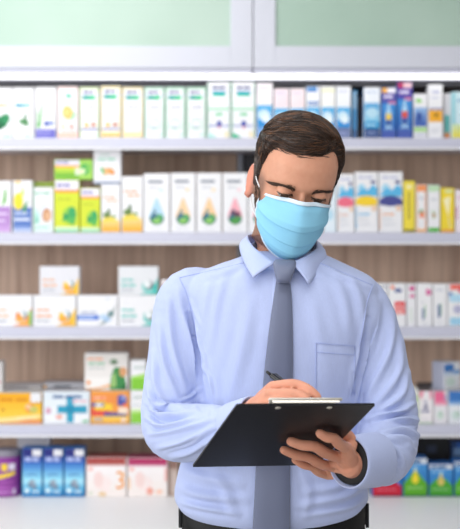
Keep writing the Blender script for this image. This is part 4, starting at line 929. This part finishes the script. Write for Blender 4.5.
o = link_bm('top_binding', bm, M_MASKTOP, mask_o); s = o.modifiers.new('sheet', 'SOLIDIFY'); s.thickness = .0012; s.offset = 0; o['label'] = 'white folded top band over the nose wire'
bm = bmesh.new(); tube(bm, [hw(mask_pt(u, 1.0, .0006)) for u in uu], [.0017] * len(uu), 8); link_bm('bottom_binding', bm, M_MASKTOP, mask_o)
for sx in (-1, 1):
    bm = bmesh.new(); tube(bm, [hw(mask_pt(sx, v, .0008)) for v in np.linspace(0, 1, 14)], [.0019] * 14, 8); link_bm('side_binding', bm, M_MASKTOP, mask_o)
    bm = bmesh.new()
    top_, bot_ = mask_pt(sx * .985, .03, .001), mask_pt(sx * .985, .97, .001)
    up_path = catmull([tuple(top_), (sx * .0770, -.012, .000), (sx * .0780, .004, .014), (sx * .0790, .018, .018), (sx * .081, .032, .008), (sx * .080, .034, -.018), (sx * .076, .024, -.040), (sx * .071, -.002, -.062), tuple(bot_)], 46)
    tube(bm, [hw(p) for p in up_path], [.0011] * 46, 8); link_bm('ear_loop', bm, M_LOOP, mask_o)
# ------------------------------------------------------------------ clothes
def shirt_mat(name='light_blue_shirt_cloth', col='#b5c1e7'):
    m, nt, b = principled(name); tc = N(nt, 'ShaderNodeTexCoord')
    mp = N(nt, 'ShaderNodeMapping'); mp.inputs['Scale'].default_value = (900, 900, 60)
    no = N(nt, 'ShaderNodeTexNoise'); no.inputs['Scale'].default_value = 1; no.inputs['Detail'].default_value = 2
    nt.links.new(tc.outputs['Object'], mp.inputs['Vector']); nt.links.new(mp.outputs['Vector'], no.inputs['Vector'])
    mx = N(nt, 'ShaderNodeMix', data_type='RGBA'); c = lin(col); mx.inputs[6].default_value = (*[q * .93 for q in c], 1); mx.inputs[7].default_value = (*[min(1, q * 1.07) for q in c], 1)
    nt.links.new(no.outputs['Fac'], mx.inputs[0]); nt.links.new(mx.outputs[2], b.inputs['Base Color'])
    b.inputs['Roughness'].default_value = .8; b.inputs['Specular IOR Level'].default_value = .25; b.inputs['Sheen Weight'].default_value = .12; b.inputs['Sheen Roughness'].default_value = .5
    n2 = N(nt, 'ShaderNodeTexNoise'); n2.inputs['Scale'].default_value = 38; n2.inputs['Detail'].default_value = 3; nt.links.new(tc.outputs['Object'], n2.inputs['Vector'])
    bp = N(nt, 'ShaderNodeBump'); bp.inputs['Strength'].default_value = .22; bp.inputs['Distance'].default_value = .004; nt.links.new(n2.outputs['Fac'], bp.inputs['Height']); nt.links.new(bp.outputs['Normal'], b.inputs['Normal'])
    return m
M_SHIRT = shirt_mat()
bm = bmesh.new()
#        py    xl     xr    front  back  exponent   (outline rows at the body's depth)
rows = [(251, 253, 315, .060, .058, 1.0), (257, 238, 330, .066, .068, .95), (263, 219, 344, .076, .078, .92), (270, 202, 360, .088, .088, .9), (279, 188, 374, .098, .096, .85),
        (292, 183, 379, .108, .104, .82), (320, 186, 378, .120, .112, .8), (350, 189, 371, .122, .114, .8), (385, 189, 367, .120, .112, .8), (420, 187, 366, .118, .110, .82),
        (455, 182, 367, .118, .110, .84), (480, 176, 368, .120, .110, .86), (498, 174, 368, .118, .108, .88), (507, 178, 366, .112, .105, .9), (514, 184, 362, .103, .10, .92), (524, 186, 360, .098, .098, .92)]
rows = catmull(rows, 70)
rings = []
for (py, xl, xr, fd, bk, ex) in rows:
    c = at((xl + xr) / 2, py, BD); w = (xr - xl) / 2 * BD / F_PX; ring = []
    for k in range(96):
        a = 2 * PI * k / 96; s, co = math.sin(a), math.cos(a)
        ring.append(c + Vector((w * math.copysign(abs(co) ** ex, co), (bk if s > 0 else fd) * math.copysign(abs(s) ** ex, s), 0)))
    k_ = max(0.0, min(1.0, (py - 470) / 35))
    for q in ring: q.z += .15 * q.y * k_ + .004 * k_
    rings.append(ring)
loft(bm, rings)
def limb(pts, n=22, seg=28):
    """pts: (px, py, depth, radius)"""
    Q = catmull([(*at(a, b, d), r) for a, b, d, r in pts], n)
    tube(bm, [q[:3] for q in Q], [q[3] for q in Q], seg)
# the picture's left sleeve, then forearm up to the cuff
limb([(212, 292, 2.50, .045), (188.5, 297, 2.50, .0525), (180, 325, 2.495, .0525), (174, 370, 2.47, .052), (169.5, 410, 2.45, .0515), (170.5, 431, 2.435, .050)])
limb([(169, 424, 2.44, .050), (176, 433, 2.42, .0515), (200, 432, 2.355, .0475), (222, 429, 2.30, .041), (236, 426, 2.262, .036)])
# the picture's right sleeve
limb([(342, 290, 2.50, .046), (359, 303, 2.50, .0505), (371, 333, 2.495, .0525), (381, 373, 2.47, .0528), (389, 412, 2.445, .0525), (388, 436, 2.43, .052)])
limb([(390, 434, 2.425, .0515), (387, 448, 2.40, .0525), (381, 457, 2.355, .0505), (377, 459.5, 2.335, .046)])
shirt_me = remesh('shirt', bm, .0026, 6)

# creases: ridges and grooves along lines over the cloth
C0 = coords(shirt_me); NN = normals(shirt_me)
def px_of(C):
    d = C[:, 1] - CAM_Y; return np.stack([CX + F_PX * C[:, 0] / d, HY - F_PX * (C[:, 2] - CAM_Z) / d], 1)
PX = px_of(C0); front = np.clip((.25 - NN[:, 1]) / .4, 0, 1)
disp = np.zeros(len(C0))
def crease(pts, width, amp, dmin=0, dmax=9):
    """a soft ridge (amp > 0) or groove along a line; it fades out at both ends"""
    P = np.array(catmull(pts, 24))[:, :2]; best = np.full(len(PX), 1e9); par = np.zeros(len(PX)); sg = np.zeros(len(PX))
    for i in range(len(P) - 1):
        a, b = P[i], P[i + 1]; ab = b - a; L2 = (ab ** 2).sum()
        t = np.clip(((PX - a) @ ab) / L2, 0, 1); q = a + t[:, None] * ab; dd = np.sqrt(((PX - q) ** 2).sum(1)); m = dd < best
        best[m] = dd[m]; par[m] = ((i + t) / (len(P) - 1))[m]
        cr_ = ab[0] * (PX[:, 1] - a[1]) - ab[1] * (PX[:, 0] - a[0]); sg[m] = np.sign(cr_)[m]
    dep = C0[:, 1] - CAM_Y
    fade = np.sin(PI * np.clip(par * .92 + .04, 0, 1)) ** .7
    prof = np.exp(-.5 * (best / width) ** 2) - .55 * np.exp(-.5 * ((best - 2.1 * width) / (width * .9)) ** 2)
    global disp
    disp += amp * prof * fade * front * (dep > dmin) * (dep < dmax)
A = .0072
for pts, w, a in [
    # left sleeve of the picture: drag lines from shoulder to elbow and the bunching at the bend
    ([(178, 290), (186, 330), (196, 370)], 3.5, .9), ([(168, 300), (172, 345), (186, 392)], 3.2, .8), ([(160, 322), (163, 362), (180, 402)], 3, .75), ([(153, 352), (156, 388), (172, 412)], 2.8, .8),
    ([(147, 385), (156, 405), (186, 408)], 2.4, 1.1), ([(146, 402), (162, 416), (196, 409)], 2.2, 1.2), ([(146, 418), (164, 426), (204, 414)], 2.2, 1.0), ([(150, 434), (172, 430), (212, 420)], 2.4, .9), ([(158, 448), (182, 442), (222, 424)], 2.6, .8), ([(172, 457), (192, 452), (212, 438)], 2.4, .7),
    ([(188, 314), (196, 350), (202, 398)], 2.0, -1.5), ([(368, 318), (362, 350), (353, 402)], 2.0, -1.5),
    # right sleeve
    ([(378, 300), (374, 335), (361, 372)], 3.2, .9), ([(392, 312), (390, 350), (368, 395)], 3.2, .8), ([(400, 340), (400, 372), (376, 405)], 3, .7), ([(408, 372), (402, 395), (378, 414)], 2.8, .8),
    ([(414, 404), (398, 412), (366, 420)], 2.2, 1.2), ([(418, 420), (402, 420), (372, 424)], 2.2, 1.2), ([(419, 436), (404, 430), (378, 430)], 2.2, 1.0), ([(414, 452), (404, 440), (384, 436)], 2.4, .9), ([(404, 466), (398, 452), (384, 440)], 2.4, .9),
    ([(392, 476), (388, 460), (374, 446)], 2.6, .8), ([(378, 484), (372, 468), (366, 450)], 2.6, .7), ([(362, 478), (372, 458), (392, 452)], 2.2, .7),
    # small sharp gathers at both bends and under the arms
    ([(150, 398), (168, 406), (190, 404)], 1.5, .6), ([(149, 410), (172, 416), (200, 411)], 1.4, .6), ([(153, 426), (176, 424), (206, 417)], 1.5, .55), ([(166, 452), (188, 446), (206, 434)], 1.5, .5), ([(206, 446), (214, 436), (224, 432)], 1.5, .5), ([(178, 402), (192, 396), (200, 388)], 1.4, .5),
    ([(412, 410), (394, 414), (370, 420)], 1.4, .6), ([(416, 428), (398, 425), (374, 427)], 1.4, .6), ([(414, 444), (398, 436), (380, 433)], 1.5, .55), ([(398, 470), (392, 456), (380, 443)], 1.5, .5), ([(370, 476), (382, 466), (398, 462)], 1.6, .6), ([(366, 440), (372, 436), (380, 428)], 1.5, .5),
    ([(203, 366), (210, 380), (213, 398)], 1.6, .5), ([(198, 340), (204, 356), (206, 372)], 1.5, .45), ([(358, 350), (352, 372), (350, 392)], 1.6, .5), ([(190, 300), (194, 312), (200, 326)], 1.6, .4),
    # chest and waist
    ([(214, 274), (206, 300), (200, 340)], 4, .55), ([(226, 268), (216, 300), (208, 350)], 4.5, .45), ([(350, 276), (360, 300), (362, 335)], 4, .55), ([(336, 280), (346, 305), (352, 340)], 4.5, .4),
    ([(250, 300), (244, 340), (230, 400)], 6, .35), ([(312, 300), (318, 330), (330, 380)], 6, .3), ([(205, 350), (214, 400), (206, 440)], 5, .4), ([(184, 470), (205, 478), (240, 484)], 4, .6), ([(180, 488), (205, 496), (246, 500)], 3.6, .7), ([(182, 502), (204, 508), (238, 514)], 2.6, .7), ([(212, 468), (226, 492), (234, 516)], 4.5, .5),
    ([(366, 480), (345, 496), (300, 506)], 3.8, .7), ([(366, 498), (346, 508), (304, 516)], 3, .7), ([(356, 470), (336, 488), (306, 492)], 4, .5), ([(300, 470), (308, 492), (304, 518)], 4.5, .5),
    ([(244, 262), (226, 272), (196, 280)], 2.4, .45), ([(322, 264), (344, 276), (372, 288)], 2.4, .4)]:
    crease(pts, w * .88, a * A)
# gentle unevenness of worn cloth
ns = np.zeros(len(C0)); rs = np.random.RandomState(4)
for k in range(16):
    d = rs.normal(size=3); d /= np.linalg.norm(d); ns += np.sin(C0 @ d * rs.uniform(28, 75) + rs.uniform(0, 6.28))
disp += ns * .00032
C1 = clear_of_props(C0 + NN * disp[:, None])
set_coords(shirt_me, C1)
shirt_bvh = bvh_of(shirt_me)
shirt_o = link_mesh('shirt', shirt_me, M_SHIRT, man)
def on_shirt(px, py, off, rad=0):
    """the shirt's front surface on a sight line, lifted off it"""
    o = Vector((0, CAM_Y, CAM_Z)); d = (at(px, py, 1.0) - o).normalized()
    loc, nrm, _, _ = shirt_bvh.ray_cast(o, d)
    return None if loc is None else loc - d * off
def chest_y(x, z):
    """smooth front of the trunk, ignoring sleeves"""
    loc, _, _, _ = shirt_bvh.ray_cast(Vector((x, -.6, z)), Vector((0, 1, 0))); return loc.y if loc is not None else -.1
# the seams stand proud a hair
def seam(pts, r=.0009, name='seam', off=.0004):
    bm = bmesh.new(); P = [on_shirt(q[0], q[1], off) for q in catmull(pts, 30)]; P = [p for p in P if p is not None]
    tube(bm, P, [r] * len(P), 6); return bm
M_SEAM = shirt_mat('shirt_seam_cloth', '#a9b6e2')
for pts in ([(179, 277), (187, 296), (193, 320), (197, 348)], [(373, 285), (367, 303), (364, 322), (360, 345)], [(246, 262), (222, 268), (180, 277.5)], [(320, 263), (344, 273), (372, 285)]):
    link_bm('seam', seam(pts), M_SEAM, shirt_o)
# breast pocket
bm = bmesh.new(); g = []
for i in range(17):
    v = i / 16; row = []
    for j in range(15):
        u = j / 14; px = 316 + 39 * u; py = 343 + 3 * u + 61 * v + 7 * max(0, v - .8) * 5 * (1 - abs(2 * u - 1)) ; row.append(on_shirt(px, py, .0016 if 0 < i < 16 and 0 < j < 14 else .0006))
    g.append(row)
ok = all(p is not None for r in g for p in r)
if ok: loft(bm, g, closed=False)
link_bm('breast_pocket', bm, M_SHIRT, shirt_o)
bm = bmesh.new()
for pts in ([(316, 343), (330, 344), (343, 345), (355, 346)], [(316, 352), (330, 353), (343, 354), (355, 355)], [(316, 343), (316, 362), (316, 382), (316, 400)], [(355, 346), (355, 362), (355, 380), (355, 395)]):
    P = [on_shirt(q[0], q[1], .0019) for q in catmull(pts, 16)]; tube(bm, P, [.0007] * len(P), 6)
link_bm('pocket_stitching', bm, M_SEAM, shirt_o)
# front placket with its buttons
bm = bmesh.new(); g = []
for i in range(40):
    py = 266 + (519 - 266) * i / 39; cxp = 283 - 11 * i / 39
    g.append([on_shirt(cxp + q, py, .0012 if abs(q) < 9 else .0002) for q in (-9.5, -8.5, -4, 0, 4, 8.5, 9.5)])
g = [r for r in g if all(p is not None and p.y > -.19 for p in r)]
loft(bm, g, closed=False); link_bm('placket', bm, M_SHIRT, shirt_o)
M_BUTTON = simple('pearl_button', '#e9ecf4', rough=.25)
# collar: a folded band with two pointed leaves
CN = at(283, 256, BD)
def neck_ring(a, r, z): return Vector((CN.x + r * math.sin(a) * 1.0, CN.y + .004 - r * math.cos(a), z))
def collar_half(sx):
    """fold line from the nape to the front, and the leaf's outer edge down to its point"""
    top, out = [], []
    if sx < 0: fr, tipq, side_t, side_o = at(275.5, 263.0, 2.405), at(253.5, 277.5, 2.385), at(250, 237, 2.48), at(242, 247.5, 2.48)
    else: fr, tipq, side_t, side_o = at(291.0, 263.0, 2.405), at(308.5, 284.0, 2.385), at(314.5, 247, 2.475), at(324, 256.5, 2.48)
    back_t, back_o = Vector((CN.x, CN.y + .066, CN.z + .042)), Vector((CN.x, CN.y + .078, CN.z + .008))
    mid_t, mid_o = Vector((CN.x + sx * .048, CN.y + .045, CN.z + .040)), Vector((CN.x + sx * .062, CN.y + .052, CN.z + .004))
    fs_t = at(*((256, 248, 2.43) if sx < 0 else (306, 255.5, 2.42))); fs_o = at(*((245.5, 262, 2.43) if sx < 0 else (316.5, 271, 2.43)))
    T = catmull([back_t, mid_t, side_t, fs_t, fr], 34); O = catmull([back_o, mid_o, side_o, fs_o, tipq], 34)
    rings = []
    for a, b in zip(T, O):
        a, b = Vector(a), Vector(b); d = b - a; mid = (a + b) / 2 - Vector((CN.x, CN.y, (a.z + b.z) / 2)); mid.z = 0; mid = mid.normalized() if mid.length > 0 else Vector((0, -1, 0))
        outer = [a + d * q + mid * (.0055 * math.sin(PI * min(1, q * 1.0)) + .0035) for q in (0, .12, .35, .6, .85, 1)]
        rings.append(outer)
    return rings
for sx in (-1, 1):
    bm = bmesh.new(); loft(bm, collar_half(sx), closed=False)
    o = link_bm('collar', bm, M_SHIRT, shirt_o); s = o.modifiers.new('cloth', 'SOLIDIFY'); s.thickness = .0026; s.offset = 0
# the stand of the collar round the neck
bm = bmesh.new(); rings = []
for k in range(40):
    a = 2 * PI * k / 40; r = .0595; c = math.cos(a)
    zt = CN.z + .018 - .030 * max(0, c) ** 1.2 + .018 * max(0, -c); zb = CN.z - .03
    rings.append([Vector((CN.x + (r + .004) * math.sin(a), CN.y - (r + .004) * c + .0, zb)), Vector((CN.x + r * math.sin(a), CN.y - r * c, zt)), Vector((CN.x + (r - .004) * math.sin(a), CN.y - (r - .004) * c, zt)), Vector((CN.x + (r - .002) * math.sin(a), CN.y - (r - .002) * c, zb))])
loft(bm, rings + [rings[0]], cap0=False, cap1=False); link_bm('collar_stand', bm, M_SHIRT, shirt_o)
# cuffs
def cuff(axis_from, axis_to, r0, r1, rim):
    bm = bmesh.new(); A0, A1 = Vector(axis_from), Vector(axis_to); t = (A1 - A0).normalized(); a = t.cross(Vector((0, 0, 1))).normalized(); b = a.cross(t).normalized(); n = 40
    def rg(s, r): return [A0 + (A1 - A0) * s + a * (r * math.cos(2 * PI * k / n)) + b * (r * 1.05 * math.sin(2 * PI * k / n)) for k in range(n)]
    loft(bm, [rg(0, r0), rg(.06, r0 + .0012), rg(.9, r1 + .0012), rg(1, r1), rg(1, r1 - rim), rg(.35, r1 - rim - .002)], cap0=False, cap1=False)
    vs_ = list(bm.verts); cc = clear_of_props(np.array([v.co[:] for v in vs_]))
    for v, q in zip(vs_, cc): v.co = q
    link_bm('cuff', bm, M_SHIRT, shirt_o)
L_C0, L_C1 = at(376, 459.5, 2.322), at(348.5, 462.5, 2.262)
cuff(L_C0, L_C1, .0430, .0405, .0022)
cuff(at(236, 427, 2.258), at(256, 415.5, 2.212), .0385, .0320, .0022)
# black plug filling the cuff, standing in for the shade inside it
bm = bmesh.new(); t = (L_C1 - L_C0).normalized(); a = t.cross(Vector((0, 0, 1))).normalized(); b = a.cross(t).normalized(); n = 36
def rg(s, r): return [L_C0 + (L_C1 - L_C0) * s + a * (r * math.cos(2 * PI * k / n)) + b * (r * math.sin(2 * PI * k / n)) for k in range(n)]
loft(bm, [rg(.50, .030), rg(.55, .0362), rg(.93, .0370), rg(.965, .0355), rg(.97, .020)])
link_bm('cuff_shade_plug', bm, simple('black_cuff_shade', '#121214', rough=.6), man)

# tie
def tie_mat():
    m, nt, b = principled('grey_blue_twill'); tc = N(nt, 'ShaderNodeTexCoord'); mp = N(nt, 'ShaderNodeMapping'); mp.inputs['Rotation'].default_value = (0, math.radians(45), 0)
    wv = N(nt, 'ShaderNodeTexWave'); wv.inputs['Scale'].default_value = 210; wv.inputs['Distortion'].default_value = 1.5; wv.inputs['Detail'].default_value = 2
    nt.links.new(tc.outputs['Object'], mp.inputs['Vector']); nt.links.new(mp.outputs['Vector'], wv.inputs['Vector'])
    mx = N(nt, 'ShaderNodeMix', data_type='RGBA'); mx.inputs[6].default_value = (*lin('#5d647d'), 1); mx.inputs[7].default_value = (*lin('#6e7691'), 1)
    nt.links.new(wv.outputs['Fac'], mx.inputs[0]); nt.links.new(mx.outputs[2], b.inputs['Base Color']); b.inputs['Roughness'].default_value = .5; b.inputs['Sheen Weight'].default_value = .2
    return m
M_TIE = tie_mat()
def tie_blade():
    bm = bmesh.new(); g = []; prev = None
    data = catmull([(283.8, 280, 7.0), (282.8, 300, 9.4), (281.0, 330, 12.0), (278.8, 370, 14.4), (276.5, 410, 15.8), (273.8, 450, 16.8), (272.5, 490, 17.8), (271.5, 527, 18.8), (271.3, 545, 19.0), (271.8, 560, 9), (271.8, 566, 1)], 60)
    ys = []
    for (cx, py, hw_) in data:
        z = CAM_Z - (py - HY) * 2.375 / F_PX; x = (cx - CX) * 2.375 / F_PX
        y = min(chest_y(x + k * hw_ * 2.375 / F_PX, z) for k in (-.8, -.3, .3, .8)) if py < 400 else None
        ys.append(y)
    last = [y for y in ys if y is not None][-1]; ys = [y if y is not None else None for y in ys]
    n0 = max(i for i, y in enumerate(ys) if y is not None)
    for i in range(n0 + 1, 60):
        z = CAM_Z - (data[i][1] - HY) * 2.375 / F_PX
        c = [chest_y((data[i][0] - CX) * 2.375 / F_PX + o_, z) for o_ in (-.03, 0, .03)]
        c = [q for q in c if -.19 < q < -.05]; ys[i] = min(c) if c else ys[i - 1]
    ys = [min(y, -.124) if data[i][1] > 480 else y for i, y in enumerate(ys)]
    ys = np.convolve(np.pad(ys, 3, mode='edge'), np.ones(7) / 7, 'valid')
    for (cx, py, hw_), y in zip(data, ys):
        w = hw_ * 2.375 / F_PX; x = (cx - CX) * 2.375 / F_PX; z = CAM_Z - (py - HY) * 2.375 / F_PX; y -= .0045
        g.append([Vector((x - w, y + .0012, z)), Vector((x - w * .93, y - .0012, z)), Vector((x - w * .4, y - .003, z)), Vector((x, y - .0035, z)), Vector((x + w * .4, y - .003, z)), Vector((x + w * .93, y - .0012, z)), Vector((x + w, y + .0012, z)), Vector((x, y + .0018, z))])
    loft(bm, g); return bm
tie_o = link_bm('tie', tie_blade(), M_TIE, man)
bm = bmesh.new(); g = []
for (cx, py, hw_, dp, th) in ((285.0, 259.5, 9.5, 2.412, .006), (284.8, 262, 11.5, 2.402, .009), (284.6, 267, 11.3, 2.394, .0115), (284.2, 273, 9.6, 2.388, .0125), (283.8, 278, 8.0, 2.384, .012), (283.7, 281.5, 7.0, 2.384, .010), (283.7, 283, 6.2, 2.386, .007)):
    c = at(cx, py, dp); w = hw_ * dp / F_PX
    g.append([c + Vector((w * math.copysign(abs(math.cos(2 * PI * k / 24)) ** .75, math.cos(2 * PI * k / 24)), th * math.sin(2 * PI * k / 24), 0)) for k in range(24)])
loft(bm, g); link_bm('knot', bm, M_TIE, tie_o)

# belt and trousers
M_BELT = simple('black_leather', '#0c0c0e', rough=.5, spec=.25, bump=.2, scale=300); M_TROUSER = fabric('black_trouser_cloth', '#17181c', 1200, .2)
WZ = CAM_Z - (513.5 - HY) * BD / F_PX; WXc = xs(273.5, BD); WW = 92.5 * BD / F_PX
def oval(w, fd, bk, z, cx=WXc, n=64, e=.92): return [Vector((cx + w * math.copysign(abs(math.cos(2 * PI * k / n)) ** e, math.cos(2 * PI * k / n)), (bk if math.sin(2 * PI * k / n) > 0 else fd) * math.copysign(abs(math.sin(2 * PI * k / n)) ** e, math.sin(2 * PI * k / n)), z)) for k in range(n)]
def tilt(ring):
    for q in ring: q.z += .15 * q.y + .008
    return ring
bm = bmesh.new(); o_, i_ = (WW + .001, .108, .106), (WW - .006, .100, .1)
r = [tilt(oval(*o_, WZ - .018)), tilt(oval(*o_, WZ + .016)), tilt(oval(*i_, WZ + .018)), tilt(oval(*i_, WZ - .018))]
loft(bm, r + [r[0]], cap0=False, cap1=False); belt_o = link_bm('belt', bm, M_BELT, man)
bm = bmesh.new()
fx, fy = WXc + .0, -.108; BZ = WZ - .0075
for (a0, a1, b0, b1) in ((-.024, -.019, -.02, .02), (.019, .024, -.02, .02), (-.024, .024, .0155, .0205), (-.024, .024, -.0205, -.0155)): box(bm, fx + a0, fx + a1, fy - .005, fy - .001, BZ + b0, BZ + b1, .001)
box(bm, fx - .002, fx + .024, fy - .0055, fy - .002, BZ - .0015, BZ + .0015, .0005)
link_bm('buckle', bm, simple('steel_buckle', '#b9bcc2', rough=.25, metal=1.0), belt_o)
bm = bmesh.new()
HIPZ = .88
loft(bm, [tilt(oval(WW - .004, .104, .102, WZ - .012)), oval(WW + .004, .110, .115, .96), oval(WW + .012, .112, .125, HIPZ), oval(WW + .008, .105, .12, .82), oval(WW - .01, .09, .10, .78)])
for sx in (-1, 1):
    cx = WXc + sx * .088
    P = [(cx - sx * .004, .005, .88), (cx, .004, .75), (cx + sx * .006, -.004, .5), (cx + sx * .010, .004, .25), (cx + sx * .012, .012, .06)]
    Q = catmull([(*p, r_) for p, r_ in zip(P, (.085, .088, .070, .062, .058))], 20); tube(bm, [q[:3] for q in Q], [q[3] for q in Q], 24, round_ends=False)
link_mesh('trousers', remesh('trousers', bm, .007, 4), M_TROUSER, man)
for a in (-.15 + PI, .15, 4.3, 5.2):
    w = WW + .0035; p = Vector((WXc + w * math.copysign(abs(math.cos(a)) ** .92, math.cos(a)), -(.1115) * math.copysign(abs(math.sin(a)) ** .92, math.sin(a)), WZ)); p.z += .15 * p.y + .008; nrm = Vector((math.cos(a), -math.sin(a), 0)); t = Vector((-nrm.y, nrm.x, 0))
    bm = bmesh.new(); loft(bm, [[p + t * s_ * .005 + nrm * q + Vector((0, 0, h_)) for s_, q in ((-1, -.004), (1, -.004), (1, .0015), (-1, .0015))] for h_ in (-.026, -.02, .012, .0165)])
    link_bm('belt_loop', bm, M_TROUSER, belt_o)
for sx in (-1, 1):
    bm = bmesh.new(); cx = WXc + sx * .1; rings = []
    for (yy, w, h_) in ((.085, .022, .04), (.07, .034, .062), (.03, .037, .085), (-.03, .038, .075), (-.09, .045, .052), (-.15, .044, .04), (-.19, .033, .03), (-.205, .014, .02)):
        rings.append([Vector((cx + sx * .1 * max(0, -yy) * .6 + w * math.cos(2 * PI * k / 20), yy, max(.001, .5 * h_ + .5 * h_ * math.sin(2 * PI * k / 20)))) for k in range(20)])
    loft(bm, rings); link_bm('shoe', bm, M_BELT, man)

# ------------------------------------------------------------------ clipboard, paper, pen
cb = root_empty('clipboard', BO, 'black clipboard tilted up in the man\'s hand, its underside facing us', 'clipboard')
def bbox_board(bm, u0, u1, v0, v1, n0, n1, bevel=0.0, mat=0, rnd_c=0.0):
    k = 6 if rnd_c else 1; ol = []
    for (cu, cv, a0) in ((u1, v1, 0), (u0, v1, 1), (u0, v0, 2), (u1, v0, 3)):
        if not rnd_c: ol.append((cu, cv)); continue
        iu = cu - math.copysign(rnd_c, cu - (u0 + u1) / 2); iv = cv - math.copysign(rnd_c, cv - (v0 + v1) / 2)
        for i in range(k + 1):
            a = (a0 + i / k) * PI / 2; ol.append((iu + rnd_c * math.cos(a), iv + rnd_c * math.sin(a)))
    loft(bm, [[bpt(u, v, n) for u, v in ol] for n in (n0, n1)], mat=mat)
M_BOARD = simple('black_vinyl_board', '#101116', rough=.42, bump=.35, scale=260, var=.1, spec=.3)
bm = bmesh.new(); bbox_board(bm, -BW / 2, BW / 2, 0, BL, -BT, 0, rnd_c=.004); link_bm('board', bm, M_BOARD, cb, smooth=False)
M_CHROME = simple('pale_clip_metal', '#d8d3c8', rough=.3, metal=.75)
bm = bmesh.new()
rings = []
for (v, n, t) in ((.001, .0008, .0012), (.003, .007, .0014), (.010, .0085, .0014), (.022, .0075, .0014), (.034, .0045, .0012), (.041, .0030, .001)):
    rings.append([bpt(u, v, n) for u in np.linspace(-.052, .052, 9)] + [bpt(u, v, n + t) for u in np.linspace(.052, -.052, 9)])
loft(bm, rings); clip_o = link_bm('clip', bm, M_CHROME, cb, smooth=False)
clip_o['label'] = 'pale metal spring clip at the top edge'
bm = bmesh.new(); tube(bm, [bpt(u, .0035, .0072) for u in (-.055, -.03, .03, .055)], [.0026] * 4, 10); link_bm('spring_bar', bm, M_CHROME, clip_o)
for u in (-.042, .038):
    bm = bmesh.new(); loft(bm, [[bpt(u + r_ * math.cos(2 * PI * k / 18), .010 + r_ * math.sin(2 * PI * k / 18), n) for k in range(18)] for r_, n in ((.0044, -BT - .0001), (.0042, -BT - .0009), (.0028, -BT - .0016))])
    link_bm('rivet', bm, M_CHROME, cb)
pp = root_empty('paper_sheet', bpt(0, .15, .001), 'white paper held on the clipboard under the metal clip', 'paper')
bm = bmesh.new(); bbox_board(bm, -BW / 2 + .006, BW / 2 - .004, .006, BL - .012, .0005, .0016); link_bm('sheet', bm, simple('white_paper', '#f2f2f0', rough=.8), pp, smooth=False)

pen = root_empty('pen', pen_tip, 'slim black ballpoint pen held in the writing hand above the clipboard', 'pen')
M_PEN = simple('black_pen_plastic', '#121316', rough=.25)
def along(s, r): 
    a = PD.cross(Vector((0, 0, 1))).normalized(); b = a.cross(PD).normalized(); c = pen_tip + PD * s
    return [c + a * r * math.cos(2 * PI * k / 16) + b * r * math.sin(2 * PI * k / 16) for k in range(16)]
bm = bmesh.new(); loft(bm, [along(s, r) for s, r in ((.010, .0024), (.02, .0042), (.05, .0048), (PL - .012, .0046), (PL - .010, .0038))]); link_bm('barrel', bm, M_PEN, pen)
bm = bmesh.new(); loft(bm, [along(s, r) for s, r in ((0, .0006), (.004, .0011), (.010, .0023))]); link_bm('tip', bm, M_CHROME, pen)
bm = bmesh.new(); loft(bm, [along(s, r) for s, r in ((PL - .0098, .0026), (PL - .001, .0026), (PL, .0018))]); link_bm('push_button', bm, M_PEN, pen)
bm = bmesh.new(); a = PD.cross(Vector((0, 0, 1))).normalized(); b = a.cross(PD).normalized()
loft(bm, [[pen_tip + PD * s + b * (q + k2) + a * j for j, k2 in ((-.0018, 0), (.0018, 0), (.0018, .0012), (-.0018, .0012))] for s, q in ((PL - .014, .0047), (PL - .016, .0062), (PL - .045, .0062), (PL - .047, .0051))])
link_bm('pocket_clip', bm, M_PEN, pen)
